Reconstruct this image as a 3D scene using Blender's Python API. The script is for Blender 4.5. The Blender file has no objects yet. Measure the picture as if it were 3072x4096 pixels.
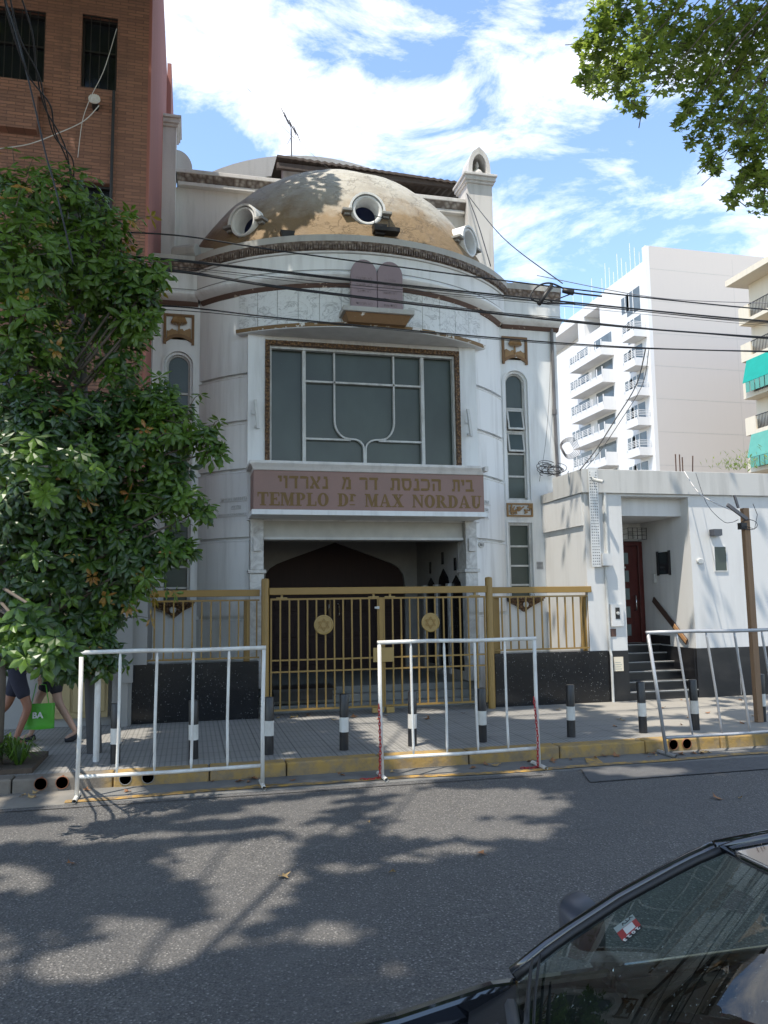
import bpy, bmesh, math, random
from mathutils import Vector, Matrix, noise
random.seed(7)
D2 = bpy.data
sc = bpy.context.scene
COL = sc.collection
R = math.radians
# ------------------------------------------------------------------ camera
YAW, PIT, ROL, FPX = 2.36612429e-01, 1.09619170e-01, -1.36293928e-02, 3.20767019e+03
_f = Vector((math.sin(YAW)*math.cos(PIT), math.cos(YAW)*math.cos(PIT), math.sin(PIT)))
_r = Vector((math.cos(YAW), -math.sin(YAW), 0)); _u = _r.cross(_f)
RT = _r*math.cos(ROL)+_u*math.sin(ROL); UP = -_r*math.sin(ROL)+_u*math.cos(ROL); FW = _f
EYE = Vector((0, 0, 1.7)); S = 1659/3072
cam = D2.objects.new('camera', D2.cameras.new('camera')); COL.objects.link(cam); sc.camera = cam
cam.matrix_world = Matrix(((RT.x, UP.x, -FW.x, EYE.x), (RT.y, UP.y, -FW.y, EYE.y), (RT.z, UP.z, -FW.z, EYE.z), (0, 0, 0, 1)))
cam.data.sensor_fit = 'VERTICAL'; cam.data.sensor_height = 36; cam.data.lens = 36*FPX/4096
cam.data.clip_start = .02; cam.data.clip_end = 3000
def ray(x, y): return FW+RT*((x/S-1536)/FPX)-UP*((y/S-2048)/FPX)
def at(x, y, Y): d = ray(x, y); return EYE+d*(Y/d.y)
def atX(x, y, X): d = ray(x, y); return EYE+d*(X/d.x)
def atZ(x, y, Z): d = ray(x, y); return EYE+d*((Z-1.7)/d.z)
def proj(p):
    d = Vector(p)-EYE; c = d.dot(FW)
    if c < .05: return (-9999, -9999)
    return ((1536+FPX*d.dot(RT)/c)*S, (2048-FPX*d.dot(UP)/c)*S)
def zc(z, o, k): return ((o[0]+z[0]/k)*S, (o[1]+z[1]/k)*S)
# ------------------------------------------------------------------ materials
MATS = {}
class NT:
    def __init__(s, name):
        s.m = D2.materials.new(name); s.m.use_nodes = True; s.t = s.m.node_tree; s.b = s.t.nodes['Principled BSDF']
        MATS[name] = s.m; s.tc = s.n('ShaderNodeTexCoord'); s.co = s.tc.outputs['Object']
        g = s.n('ShaderNodeNewGeometry'); s.pos = g.outputs['Position']
    def n(s, t, **k):
        x = s.t.nodes.new(t)
        for a, v in k.items(): setattr(x, a, v)
        return x
    def l(s, a, b): s.t.links.new(a, b)
    def noise(s, scale, det=5, rough=.55, co=None, dist=0, vs=None):
        x = s.n('ShaderNodeTexNoise'); x.inputs['Scale'].default_value = scale; x.inputs['Detail'].default_value = det
        x.inputs['Roughness'].default_value = rough; x.inputs['Distortion'].default_value = dist
        c = co or s.pos
        if vs: c = s.vscale(c, vs)
        s.l(c, x.inputs['Vector']); return x.outputs['Fac']
    def vscale(s, c, vs):
        m = s.n('ShaderNodeVectorMath', operation='MULTIPLY'); s.l(c, m.inputs[0]); m.inputs[1].default_value = vs; return m.outputs[0]
    def ramp(s, fac, pts, interp='LINEAR'):
        x = s.n('ShaderNodeValToRGB'); x.color_ramp.interpolation = interp; e = x.color_ramp.elements
        while len(e) < len(pts): e.new(.5)
        for i, (p, c) in enumerate(pts):
            e[i].position = p; e[i].color = (*c, 1) if not isinstance(c, (int, float)) else (c, c, c, 1)
        s.l(fac, x.inputs[0]); return x.outputs[0]
    def mix(s, fac, a, b, mode='MIX'):
        x = s.n('ShaderNodeMix', data_type='RGBA', blend_type=mode)
        for v, i in ((fac, 0), (a, 6), (b, 7)):
            if isinstance(v, (int, float)): x.inputs[i].default_value = v
            elif isinstance(v, tuple): x.inputs[i].default_value = (*v, 1)
            else: s.l(v, x.inputs[i])
        return x.outputs[2]
    def math(s, op, a, b=0.0, c=None):
        x = s.n('ShaderNodeMath', operation=op)
        for v, i in ((a, 0), (b, 1)):
            if isinstance(v, (int, float)): x.inputs[i].default_value = v
            else: s.l(v, x.inputs[i])
        if c is not None: x.inputs[2].default_value = c
        return x.outputs[0]
    def sep(s, c=None):
        x = s.n('ShaderNodeSeparateXYZ'); s.l(c or s.pos, x.inputs[0]); return x.outputs
    def bump(s, h, st=.3, dist=.01):
        x = s.n('ShaderNodeBump'); x.inputs['Strength'].default_value = st; x.inputs['Distance'].default_value = dist
        s.l(h, x.inputs['Height']); s.l(x.outputs[0], s.b.inputs['Normal']); return x
    def out(s, col=None, rough=.8, metal=0, spec=None):
        if col is not None:
            if isinstance(col, tuple): s.b.inputs['Base Color'].default_value = (*col, 1)
            else: s.l(col, s.b.inputs['Base Color'])
        if isinstance(rough, (int, float)): s.b.inputs['Roughness'].default_value = rough
        else: s.l(rough, s.b.inputs['Roughness'])
        s.b.inputs['Metallic'].default_value = metal
        if spec is not None: s.b.inputs['Specular IOR Level'].default_value = spec
        return s.m
def lerp(a, b, t): return tuple(x+(y-x)*t for x, y in zip(a, b))
def plain(name, col, rough=.6, metal=0, var=.25, scale=6, bump=.1, dirt=None, amt=.5):
    t = NT(name); dk = tuple(c*(1-var) for c in col)
    c = t.mix(t.noise(scale), dk, tuple(min(1, c*(1+var*.5)) for c in col))
    if dirt:
        f = t.ramp(t.noise(scale*.45, 8, .65, vs=(1, 1, .35)), [(.45, 0), (.72, amt)])
        c = t.mix(f, c, dirt)
    t.out(c, rough, metal)
    if bump: t.bump(t.noise(scale*6, 6), bump, .01)
    return t.m
def paintwall(name, col, streak=.35, bump=.12):
    t = NT(name)
    big = t.noise(.9, 6, .6); c = t.mix(big, lerp(col, (.45, .45, .43), .14), col)
    st = t.ramp(t.noise(5, 7, .6, vs=(1, 1, .10)), [(.48, 0), (.8, streak)])
    c = t.mix(st, c, (.30, .29, .27))
    sp = t.ramp(t.noise(26, 6, .7), [(.66, 0), (.74, streak*.8)])
    c = t.mix(sp, c, (.28, .27, .25)); t.out(c, .75)
    t.bump(t.noise(30, 8, .65), bump, .012); return t.m
paintwall('white_paint', (.76, .77, .76), .5); paintwall('house_paint', (.62, .61, .585), .34); paintwall('slab_paint', (.50, .49, .46), .75)
paintwall('weathered_stone', (.42, .41, .38), .95, .4); paintwall('old_white', (.66, .64, .61), .6, .25)
paintwall('apartment_white', (.70, .69, .67), .15, .03); paintwall('apartment_grey', (.52, .48, .44), .05, .03)
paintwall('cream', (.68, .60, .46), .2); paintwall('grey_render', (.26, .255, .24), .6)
plain('lintel_beige', (.5, .49, .45), .7); plain('porch_plaster', (.30, .29, .27), .8); plain('dull_white', (.62, .62, .60), .7)  # last: even off-white for canopy, trims and small fittings
def peeling(name, base, under, thr=.6):
    t = NT(name); c = t.mix(t.noise(9), tuple(v*.7 for v in base), base)
    f = t.ramp(t.noise(6, 8, .6), [(thr, 0), (thr+.02, 1)]); c = t.mix(f, c, under); t.out(c, .7); t.bump(t.noise(14, 6), .4, .02); return t.m
peeling('brown_cornice', (.115, .066, .048), (.45, .36, .28), .60)
peeling('gilt_edge', (.22, .13, .05), (.62, .60, .55), .54)
peeling('relief_brown', (.22, .12, .05), (.62, .60, .55), .66)
def ornament(name, base, dark, scale=22):
    t = NT(name); v = t.n('ShaderNodeTexVoronoi'); v.inputs['Scale'].default_value = scale; t.l(t.pos, v.inputs['Vector'])
    c = t.ramp(v.outputs['Distance'], [(.1, base), (.6, dark)]); t.out(c, .55)
    t.bump(t.math('SUBTRACT', 1.0, v.outputs['Distance']), 1, .03); return t.m
ornament('gilt_ornament', (.22, .12, .045), (.07, .035, .015)); ornament('brown_ornament', (.32, .26, .21), (.12, .085, .065), 14)
ornament('grey_ornament', (.40, .36, .32), (.15, .12, .10), 9)
plain('letter_gold', (.17, .095, .02), .6, var=.3, scale=20, bump=.2)
plain('gold_relief', (.30, .17, .06), .5, var=.4, scale=20, bump=.4)
def brick():
    t = NT('brick'); sp = t.sep(); x = t.n('ShaderNodeCombineXYZ')
    t.l(sp[0], x.inputs[0]); t.l(sp[2], x.inputs[1])
    w = t.n('ShaderNodeTexNoise'); w.inputs['Scale'].default_value = 14; t.l(t.pos, w.inputs['Vector'])
    o = t.n('ShaderNodeVectorMath', operation='MULTIPLY_ADD'); t.l(w.outputs['Color'], o.inputs[0]); o.inputs[1].default_value = (.012, .012, 0); t.l(x.outputs[0], o.inputs[2])
    b = t.n('ShaderNodeTexBrick'); t.l(o.outputs[0], b.inputs['Vector']); b.inputs['Scale'].default_value = 1
    b.inputs['Brick Width'].default_value = .235; b.inputs['Row Height'].default_value = .0515; b.inputs['Mortar Size'].default_value = .0055
    b.inputs['Mortar Smooth'].default_value = .3; b.inputs['Bias'].default_value = -.1
    b.inputs['Color1'].default_value = (.33, .16, .105, 1); b.inputs['Color2'].default_value = (.20, .10, .07, 1); b.inputs['Mortar'].default_value = (.13, .075, .055, 1)
    c = t.mix(t.ramp(t.noise(.6, 6), [(.35, 0), (.7, .55)]), b.outputs['Color'], (.24, .125, .085))
    c = t.mix(t.ramp(t.noise(3.5, 6, vs=(1, 1, .12)), [(.55, 0), (.8, .6)]), c, (.08, .055, .045))
    t.out(c, .85); h = t.math('SUBTRACT', 1.0, b.outputs['Fac']); t.bump(t.math('ADD', h, t.math('MULTIPLY', t.noise(30), .5)), .9, .018)
brick()
def pink():
    t = NT('pink_wall'); c = t.mix(t.noise(3, 7, vs=(1, 1, .15)), (.28, .105, .08), (.38, .155, .12)); t.out(c, .85); t.bump(t.noise(20), .2, .01)
pink()
def dome_m():
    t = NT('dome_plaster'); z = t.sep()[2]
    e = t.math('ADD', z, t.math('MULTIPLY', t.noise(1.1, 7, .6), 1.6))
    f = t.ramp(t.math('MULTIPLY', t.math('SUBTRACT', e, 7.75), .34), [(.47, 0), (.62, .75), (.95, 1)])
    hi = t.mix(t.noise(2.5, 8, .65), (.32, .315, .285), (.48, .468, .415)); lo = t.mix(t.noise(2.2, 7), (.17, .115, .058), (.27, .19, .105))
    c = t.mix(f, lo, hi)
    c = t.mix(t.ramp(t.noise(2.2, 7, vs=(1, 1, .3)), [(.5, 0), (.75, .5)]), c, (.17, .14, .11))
    v = t.n('ShaderNodeTexVoronoi', feature='DISTANCE_TO_EDGE'); v.inputs['Scale'].default_value = 2.6
    w = t.n('ShaderNodeTexNoise'); w.inputs['Scale'].default_value = 4; w.inputs['Detail'].default_value = 6; t.l(t.pos, w.inputs['Vector'])
    o = t.n('ShaderNodeVectorMath', operation='MULTIPLY_ADD'); t.l(w.outputs['Color'], o.inputs[0]); o.inputs[1].default_value = (.7, .7, .7); t.l(t.pos, o.inputs[2]); t.l(o.outputs[0], v.inputs['Vector'])
    gate = t.ramp(t.noise(1.7, 4), [(.45, 0), (.55, 1)])
    cr = t.math('MULTIPLY', t.ramp(v.outputs['Distance'], [(.0, 1), (.035, 0)]), gate)
    c = t.mix(t.math('MULTIPLY', cr, .15), c, (.14, .10, .065)); t.out(c, .8)
    h = t.math('ADD', t.math('MULTIPLY', cr, -.5), t.math('ADD', t.noise(7, 8, .6), t.math('MULTIPLY', gate, .25)))
    t.bump(h, .8, .03)
dome_m()
def marble():
    t = NT('marble'); n = t.noise(1.6, 9, .62, dist=1.6, vs=(1.3, 1.3, 2.2))
    v = t.ramp(n, [(.47, 0), (.495, .8), (.515, .15), (.60, 0)]); v2 = t.ramp(t.noise(2.6, 8, .6, dist=2.2), [(.49, 0), (.5, .5), (.52, 0)])
    c = t.mix(v, (.66, .67, .65), (.28, .28, .27)); c = t.mix(v2, c, (.35, .34, .32)); t.out(c, .35)
marble()
def marble2():
    t = NT('stained_marble'); c = t.mix(t.ramp(t.noise(5, 9, .65, dist=1.2), [(.4, 0), (.7, .8)]), (.58, .57, .54), (.24, .22, .2)); t.out(c, .4)
marble2()
def granite(name, base, speck, amt, sc_=60, rough=.25):
    t = NT(name); v = t.n('ShaderNodeTexVoronoi'); v.inputs['Scale'].default_value = sc_; t.l(t.pos, v.inputs['Vector'])
    f = t.math('MULTIPLY', t.ramp(v.outputs['Distance'], [(.16, 1), (.24, 0)]), t.ramp(t.noise(sc_*.6, 3), [(.5, 0), (.62, amt)]))
    c = t.mix(f, t.mix(t.noise(3), tuple(x*.8 for x in base), base), speck)
    c = t.mix(t.ramp(t.noise(1.2, 7, vs=(1, 1, 2)), [(.5, 0), (.8, .25)]), c, (.12, .11, .1)); t.out(c, rough)
granite('black_granite', (.006, .007, .009), (.3, .3, .28), .7, 34, .2); granite('black_tile', (.012, .012, .014), (.05, .05, .05), .3, 40, .3)
granite('sign_granite', (.29, .175, .145), (.42, .30, .26), .8, 90, .6); granite('tablet_granite', (.28, .21, .225), (.36, .3, .31), .5, 70, .5)
granite('dark_step', (.055, .056, .055), (.12, .12, .12), .4, 50, .5); granite('step_stone', (.20, .205, .19), (.2, .2, .2), .4, 50, .6)
plain('tablet_mark', (.20, .15, .155), .6)
def glass(name, col, rough=.12, var=.5):
    t = NT(name); c = t.mix(t.noise(1.3, 4, vs=(1, 1, .6)), tuple(v*(1-var) for v in col), tuple(v*(1+var) for v in col))
    c = t.mix(t.ramp(t.noise(30, 3), [(.74, 0), (.76, .6)]), c, (.3, .3, .3)); t.out(c, rough); t.bump(t.noise(2.5, 3), .12, .02); return t.m
glass('frosted_glass', (.042, .058, .047), .3, .7); glass('dark_glass', (.015, .018, .022), .1); glass('blue_glass', (.01, .018, .07), .3)
glass('pale_glass', (.13, .15, .155), .1); glass('door_glass', (.17, .21, .2), .2)
plain('frame_white', (.55, .55, .52), .5, var=.2, scale=14, dirt=(.2, .18, .15), amt=.6)
plain('gate_gold', (.275, .165, .038), .5, var=.15, scale=5, bump=.05); plain('gate_gold_light', (.34, .225, .07), .45, var=.12)
plain('barrier_white', (.68, .67, .62), .38, var=.12, scale=12, bump=.1, dirt=(.22, .14, .08), amt=.5)
plain('barrier_silver', (.40, .40, .40), .35, .3, var=.15, scale=12, bump=.05)
plain('bollard_black', (.012, .012, .014), .35, var=.4, scale=15, dirt=(.08, .08, .08), amt=.4); plain('bollard_white', (.62, .61, .56), .5, var=.15, scale=12, dirt=(.25, .22, .18), amt=.5)
plain('chain_red', (.42, .02, .022), .4); plain('cable_black', (.012, .012, .014), .5, bump=0); plain('cable_white', (.6, .58, .55), .6, bump=0); plain('cable_grey', (.16, .15, .15), .6, bump=0)
plain('dark_iron', (.02, .018, .018), .5); plain('rust_iron', (.09, .045, .03), .8, var=.5, scale=12)
def wood(name, a, b, sc_=(14, 14, 1.2), rough=.5):
    t = NT(name); t.out(t.mix(t.noise(1.5, 8, .6, vs=sc_), a, b), rough); t.bump(t.noise(2, 6, vs=sc_), .25, .01)
wood('door_wood', (.012, .005, .004), (.04, .014, .009), rough=.7); wood('house_door_wood', (.045, .008, .007), (.11, .022, .016), rough=.3)
wood('pole_wood', (.16, .09, .05), (.32, .20, .11), rough=.8); wood('handrail_wood', (.03, .02, .02), (.10, .05, .03)); wood('handrail_light', (.35, .18, .08), (.5, .28, .13))
wood('bark', (.05, .04, .03), (.16, .13, .10), rough=.9); wood('plane_bark', (.16, .14, .10), (.38, .34, .26), (3, 3, 2), .9)
wood('dark_pole', (.035, .032, .03), (.09, .085, .08), rough=.8)
wood('garage_wood', (.30, .23, .11), (.42, .33, .17))
plain('fabric_awning', (.0, .30, .24), .8, var=.2, scale=2, bump=.05); plain('fabric_awning_pale', (.10, .33, .27), .8, var=.2, scale=2, bump=.05)
plain('skin_tan', (.25, .11, .065), .5, var=.08, bump=.05); plain('skin_pale', (.34, .21, .15), .5, var=.08, bump=.05)
plain('cloth_black', (.018, .018, .022), .9, var=.3, scale=20); plain('cloth_navy', (.025, .025, .04), .9, var=.3, scale=20); plain('hair_dark', (.02, .013, .01), .6)
plain('bag_green', (.06, .30, .012), .55, var=.12, scale=7, bump=.3); plain('print_white', (.5, .52, .49), .6, bump=0); plain('print_black', (.01, .01, .01), .6, bump=0)
plain('print_red', (.28, .03, .03), .5, bump=0); plain('print_grey', (.25, .3, .28), .5, bump=0)
plain('corrugated', (.10, .075, .06), .8, var=.5, scale=4, bump=.4); plain('pvc_brown', (.10, .05, .035), .7); plain('terracotta', (.25, .10, .05), .8)
def leafm(name, a, b, tr=.3):
    t = NT(name); oi = t.noise(2.3, 3); c = t.mix(t.ramp(oi, [(.3, 0), (.7, 1)]), a, b)
    c = t.mix(t.ramp(t.noise(40, 2), [(.4, 0), (.65, .5)]), c, b); t.out(c, .38)
    tr_ = t.n('ShaderNodeBsdfTranslucent'); t.l(t.mix(.5, c, (.22, .34, .02), 'ADD'), tr_.inputs['Color'])
    ms = t.n('ShaderNodeMixShader'); ms.inputs[0].default_value = tr; t.l(t.b.outputs[0], ms.inputs[1]); t.l(tr_.outputs[0], ms.inputs[2])
    t.l(ms.outputs[0], t.t.nodes['Material Output'].inputs['Surface'])
leafm('leaf_green', (.040, .095, .014), (.115, .20, .028), .38); leafm('leaf_dark', (.014, .038, .009), (.035, .075, .014), .2); leafm('leaf_new', (.32, .10, .03), (.30, .22, .04))
leafm('plane_leaf', (.12, .175, .035), (.28, .33, .07), .5); leafm('plane_leaf_dark', (.055, .095, .025), (.12, .165, .04), .4)
plain('dry_leaf', (.28, .13, .055), .8, var=.5, scale=30); plain('dry_leaf_pale', (.42, .28, .12), .8, var=.4, scale=30); plain('green_fallen', (.12, .18, .03), .7)
def asphalt():
    t = NT('asphalt'); v = t.n('ShaderNodeTexVoronoi'); v.inputs['Scale'].default_value = 48; t.l(t.pos, v.inputs['Vector'])
    base = t.mix(t.noise(1.1, 6), (.142, .134, .124), (.195, .184, .168)); c = t.mix(t.ramp(t.noise(90, 3, .7), [(.35, 0), (.7, 1)]), tuple([.035]*3), base)
    sp = t.math('MULTIPLY', t.ramp(v.outputs['Distance'], [(.22, 1), (.36, 0)]), t.ramp(t.noise(45, 2), [(.42, 0), (.6, .75)]))
    c = t.mix(sp, c, (.38, .36, .33)); c = t.mix(t.ramp(t.noise(.35, 4), [(.42, 0), (.62, .35)]), c, (.085, .084, .083))
    pale = t.ramp(t.noise(2.3, 9, .7, dist=.8), [(.50, 0), (.75, .4)]); c = t.mix(pale, c, (.14, .135, .125))
    e = t.n('ShaderNodeTexVoronoi', feature='DISTANCE_TO_EDGE'); e.inputs['Scale'].default_value = .55
    w = t.n('ShaderNodeTexNoise'); w.inputs['Scale'].default_value = 3; w.inputs['Detail'].default_value = 7; t.l(t.pos, w.inputs['Vector'])
    o = t.n('ShaderNodeVectorMath', operation='MULTIPLY_ADD'); t.l(w.outputs['Color'], o.inputs[0]); o.inputs[1].default_value = (.6, .6, .6); t.l(t.pos, o.inputs[2]); t.l(o.outputs[0], e.inputs['Vector'])
    ck = t.math('MULTIPLY', t.ramp(e.outputs['Distance'], [(.0, .45), (.008, 0)]), t.ramp(t.noise(.9, 3), [(.56, 0), (.62, 1)]))
    c = t.mix(ck, c, (.22, .21, .19)); t.out(c, .72)
    t.bump(t.math('ADD', t.math('SUBTRACT', 1.0, v.outputs['Distance']), t.math('MULTIPLY', t.noise(120, 3), .7)), .75, .008)
asphalt()
plain('patch_asphalt', (.11, .109, .108), .85, var=.4, scale=18, bump=.6)
def pave():
    t = NT('paving'); s = t.sep(); w = t.math('SINE', t.math('MULTIPLY', s[0], 2*math.pi/.058))
    g = t.ramp(t.math('MULTIPLY_ADD', w, .5, .5), [(.0, 0), (.35, 1)]); base = t.mix(t.noise(1.4, 7), (.20, .194, .178), (.30, .288, .264))
    c = t.mix(g, (.175, .17, .157), base)
    jx = t.math('LESS_THAN', t.math('PINGPONG', s[0], .2), .004); jy = t.math('LESS_THAN', t.math('PINGPONG', s[1], .2), .005)
    c = t.mix(t.math('MAXIMUM', jx, jy), c, (.07, .068, .065))
    sm = t.ramp(t.math('MULTIPLY', s[0], .1), [(.53, 0), (.60, 1)]); plainc = t.mix(t.noise(2.2, 8), (.24, .225, .195), (.34, .315, .27))
    c = t.mix(sm, c, plainc); c = t.mix(t.ramp(t.noise(25, 5), [(.6, 0), (.8, .4)]), c, (.1, .09, .08)); t.out(c, .8)
    t.bump(t.math('MULTIPLY', g, t.math('SUBTRACT', 1.0, sm)), .15, .006)
pave()
def kerbm():
    t = NT('kerb_stone'); s = t.sep(); gr = t.mix(t.noise(9, 8, .65), (.09, .075, .06), (.24, .21, .17)); ye = t.mix(t.noise(6, 6), (.30, .185, .05), (.44, .28, .08))
    topf = t.ramp(t.math('MULTIPLY_ADD', s[2], 4, 1.0), [(.3, .62), (.85, 1)]); n = t.ramp(t.noise(7, 9, .7), [(.38, .35), (.56, 1)])
    f = t.math('MULTIPLY', n, topf); xm = t.ramp(t.math('MULTIPLY_ADD', s[0], 1.2, 1.5), [(.45, 0), (.6, 1)]); t.out(t.mix(t.math('MULTIPLY', f, xm), gr, ye), .85); t.bump(t.noise(18, 8), .5, .015)
kerbm()
def gutter():
    t = NT('gutter_concrete'); c = t.mix(t.noise(5, 8, .65), (.12, .118, .11), (.21, .205, .19)); c = t.mix(t.ramp(t.noise(1.3, 8, .6), [(.5, 0), (.66, .7)]), c, (.075, .074, .074))
    xs = t.ramp(t.math('MULTIPLY_ADD', t.sep()[0], -.8, -.3), [(.4, 0), (.7, .6)]); c = t.mix(t.math('MULTIPLY', xs, t.noise(3)), c, (.33, .28, .21)); t.out(c, .85); t.bump(t.noise(30, 7), .5, .01)
gutter()
def yl():
    t = NT('yellow_paint'); c = t.mix(t.ramp(t.noise(10, 9, .72), [(.4, 1), (.6, .1)]), (.11, .105, .10), (.50, .29, .055)); t.out(c, .7); t.bump(t.noise(60, 3), .4, .005)
yl()
plain('earth', (.09, .065, .045), .95, var=.5, scale=15, bump=.5); plain('far_ground', (.16, .15, .14), .9)
plain('body_black', (.010, .011, .013), .06, var=.1, bump=0); MATS['body_black'].node_tree.nodes['Principled BSDF'].inputs['Coat Weight'].default_value = 1
plain('rubber', (.015, .015, .016), .55); plain('cowl_plastic', (.07, .075, .085), .5); plain('interior_dark', (.022, .021, .02), .8, var=.3, scale=20); plain('interior_grey', (.05, .055, .05), .8, var=.2, scale=20)
plain('mirror_cap', (.05, .055, .068), .3, var=.1, bump=.03); plain('chrome', (.6, .6, .6), .12, 1, bump=0); plain('tyre', (.015, .015, .015), .8)
def wsg():
    t = NT('windscreen_glass'); t.b.inputs['Base Color'].default_value = (.62, .78, .72, 1); t.b.inputs['Roughness'].default_value = 0; t.b.inputs['Transmission Weight'].default_value = 1
    t.b.inputs['IOR'].default_value = 1.0
    gl = t.n('ShaderNodeBsdfGlossy'); gl.inputs['Roughness'].default_value = .01; tp = t.n('ShaderNodeBsdfTransparent'); tp.inputs[0].default_value = (.5, .62, .57, 1)
    fr = t.n('ShaderNodeFresnel'); fr.inputs[0].default_value = 1.7; f = t.math('MINIMUM', t.math('MULTIPLY_ADD', fr.outputs[0], 1.0, .0), 1.0)
    du = t.n('ShaderNodeBsdfDiffuse'); du.inputs[0].default_value = (.45, .5, .47, 1)
    d = t.ramp(t.noise(160, 2), [(.66, 0), (.74, .30)]); ms = t.n('ShaderNodeMixShader'); t.l(f, ms.inputs[0]); t.l(tp.outputs[0], ms.inputs[1]); t.l(gl.outputs[0], ms.inputs[2])
    m2 = t.n('ShaderNodeMixShader'); t.l(d, m2.inputs[0]); t.l(ms.outputs[0], m2.inputs[1]); t.l(du.outputs[0], m2.inputs[2])
    t.l(m2.outputs[0], t.t.nodes['Material Output'].inputs['Surface'])
wsg()
# ------------------------------------------------------------------ mesh helpers
class MB:
    def __init__(s): s.v = []; s.f = []; s.m = []; s.k = 0
    def add(s, vs, fs):
        o = len(s.v); s.v += [tuple(p) for p in vs]
        for f in fs: s.f.append(tuple(i+o for i in f)); s.m.append(s.k)
        return s
    def box(s, x0, x1, y0, y1, z0, z1):
        return s.add([(x, y, z) for z in (z0, z1) for y in (y0, y1) for x in (x0, x1)], [(0, 2, 3, 1), (4, 5, 7, 6), (0, 1, 5, 4), (2, 6, 7, 3), (0, 4, 6, 2), (1, 3, 7, 5)])
    def obox(s, c, a, b, d):
        c = Vector(c); a = Vector(a); b = Vector(b); d = Vector(d)
        return s.add([c+a*i+b*j+d*k for k in (-1, 1) for j in (-1, 1) for i in (-1, 1)], [(0, 2, 3, 1), (4, 5, 7, 6), (0, 1, 5, 4), (2, 6, 7, 3), (0, 4, 6, 2), (1, 3, 7, 5)])
    def prism(s, poly, off):
        n = len(poly); off = Vector(off); a = [Vector(p) for p in poly]
        return s.add(a+[p+off for p in a], [tuple(range(n)), tuple(range(2*n-1, n-1, -1))]+[(i, i+n, (i+1) % n+n, (i+1) % n) for i in range(n)])
    def xz(s, poly, y0, y1): return s.prism([(x, y0, z) for x, z in poly], (0, y1-y0, 0))
    def tube(s, pts, r, n=8, cap=True):
        pts = [Vector(p) for p in pts]; rs = r if isinstance(r, (list, tuple)) else [r]*len(pts); rings = []; up = None; vs = []
        for i, p in enumerate(pts):
            d = (pts[min(i+1, len(pts)-1)]-pts[max(i-1, 0)]).normalized()
            if up is None: up = Vector((0, 0, 1)) if abs(d.z) < .9 else Vector((1, 0, 0))
            a = d.cross(up).normalized(); up = a.cross(d).normalized()
            vs += [p+(a*math.cos(t)+up*math.sin(t))*rs[i] for t in [2*math.pi*k/n for k in range(n)]]
        fs = [(i*n+k, i*n+(k+1) % n, (i+1)*n+(k+1) % n, (i+1)*n+k) for i in range(len(pts)-1) for k in range(n)]
        if cap: fs += [tuple(range(n-1, -1, -1)), tuple((len(pts)-1)*n+k for k in range(n))]
        return s.add(vs, fs)
    def ring(s, prof, cx, cy, a0, a1, n, closed=True):
        """profile [(R,Z)] swept about a vertical axis; angle 0 points to -Y, + to +X"""
        vs = []; m = len(prof)
        for i in range(n+1):
            a = a0+(a1-a0)*i/n
            for (r, z) in prof: vs.append((cx+r*math.sin(a), cy-r*math.cos(a), z))
        fs = [(i*m+j, i*m+(j+1) % m, (i+1)*m+(j+1) % m, (i+1)*m+j) for i in range(n) for j in range(m if closed else m-1)]
        if closed: fs += [tuple(range(m)), tuple(n*m+j for j in range(m-1, -1, -1))]
        return s.add(vs, fs)
    def lathe(s, prof, c, n=16, axis='z', T=None):
        vs = []; m = len(prof)
        for i in range(n):
            a = 2*math.pi*i/n
            for r, h in prof: vs.append(Vector((r*math.cos(a), r*math.sin(a), h)))
        if T is not None: vs = [T @ v for v in vs]
        else: vs = [v+Vector(c) for v in vs]
        fs = [(i*m+j, ((i+1) % n)*m+j, ((i+1) % n)*m+j+1, i*m+j+1) for i in range(n) for j in range(m-1)]
        if prof[0][0] > 1e-5: fs.append(tuple(i*m for i in range(n-1, -1, -1)))
        if prof[-1][0] > 1e-5: fs.append(tuple(i*m+m-1 for i in range(n)))
        return s.add(vs, fs)
    def sphere(s, c, r, n=12, m=8):
        rr = r if isinstance(r, (tuple, list)) else (r, r, r)
        vs = [(c[0]+rr[0]*math.sin(math.pi*j/m)*math.cos(2*math.pi*i/n), c[1]+rr[1]*math.sin(math.pi*j/m)*math.sin(2*math.pi*i/n), c[2]+rr[2]*math.cos(math.pi*j/m)) for j in range(m+1) for i in range(n)]
        return s.add(vs, [(j*n+i, (j+1)*n+i, (j+1)*n+(i+1) % n, j*n+(i+1) % n) for j in range(m) for i in range(n)])
    def build(s, name, mat, parent=None, smooth=False, bevel=0, org=None, fix=True):
        me = D2.meshes.new(name); me.from_pydata(s.v, [], s.f)
        for x in (mat if isinstance(mat, (list, tuple)) else [mat]): me.materials.append(MATS[x])
        if any(s.m): me.polygons.foreach_set('material_index', s.m)
        if fix and len(s.f) < 20000:
            bm = bmesh.new(); bm.from_mesh(me); bmesh.ops.recalc_face_normals(bm, faces=bm.faces); bm.to_mesh(me); bm.free()
        if smooth: me.polygons.foreach_set('use_smooth', [True]*len(me.polygons))
        ob = D2.objects.new(name, me); COL.objects.link(ob)
        if smooth == 'auto':
            md = ob.modifiers.new('es', 'EDGE_SPLIT'); md.split_angle = R(40)
        if bevel:
            md = ob.modifiers.new('bv', 'BEVEL'); md.width = bevel; md.segments = 2; md.limit_method = 'ANGLE'; md.harden_normals = False
        if parent is not None:
            ob.parent = parent
            ob.matrix_parent_inverse = Matrix.Translation(parent.location).inverted() if parent.parent is None else Matrix()
        if parent is not None and parent.parent is not None:
            ob.matrix_parent_inverse = Matrix()
        elif parent is None and org is not None:
            me.transform(Matrix.Translation(-Vector(org))); ob.location = org
        return ob
def tag(o, label, cat, group=None):
    o['label'] = label; o['category'] = cat
    if group: o['group'] = group
    return o
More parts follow.
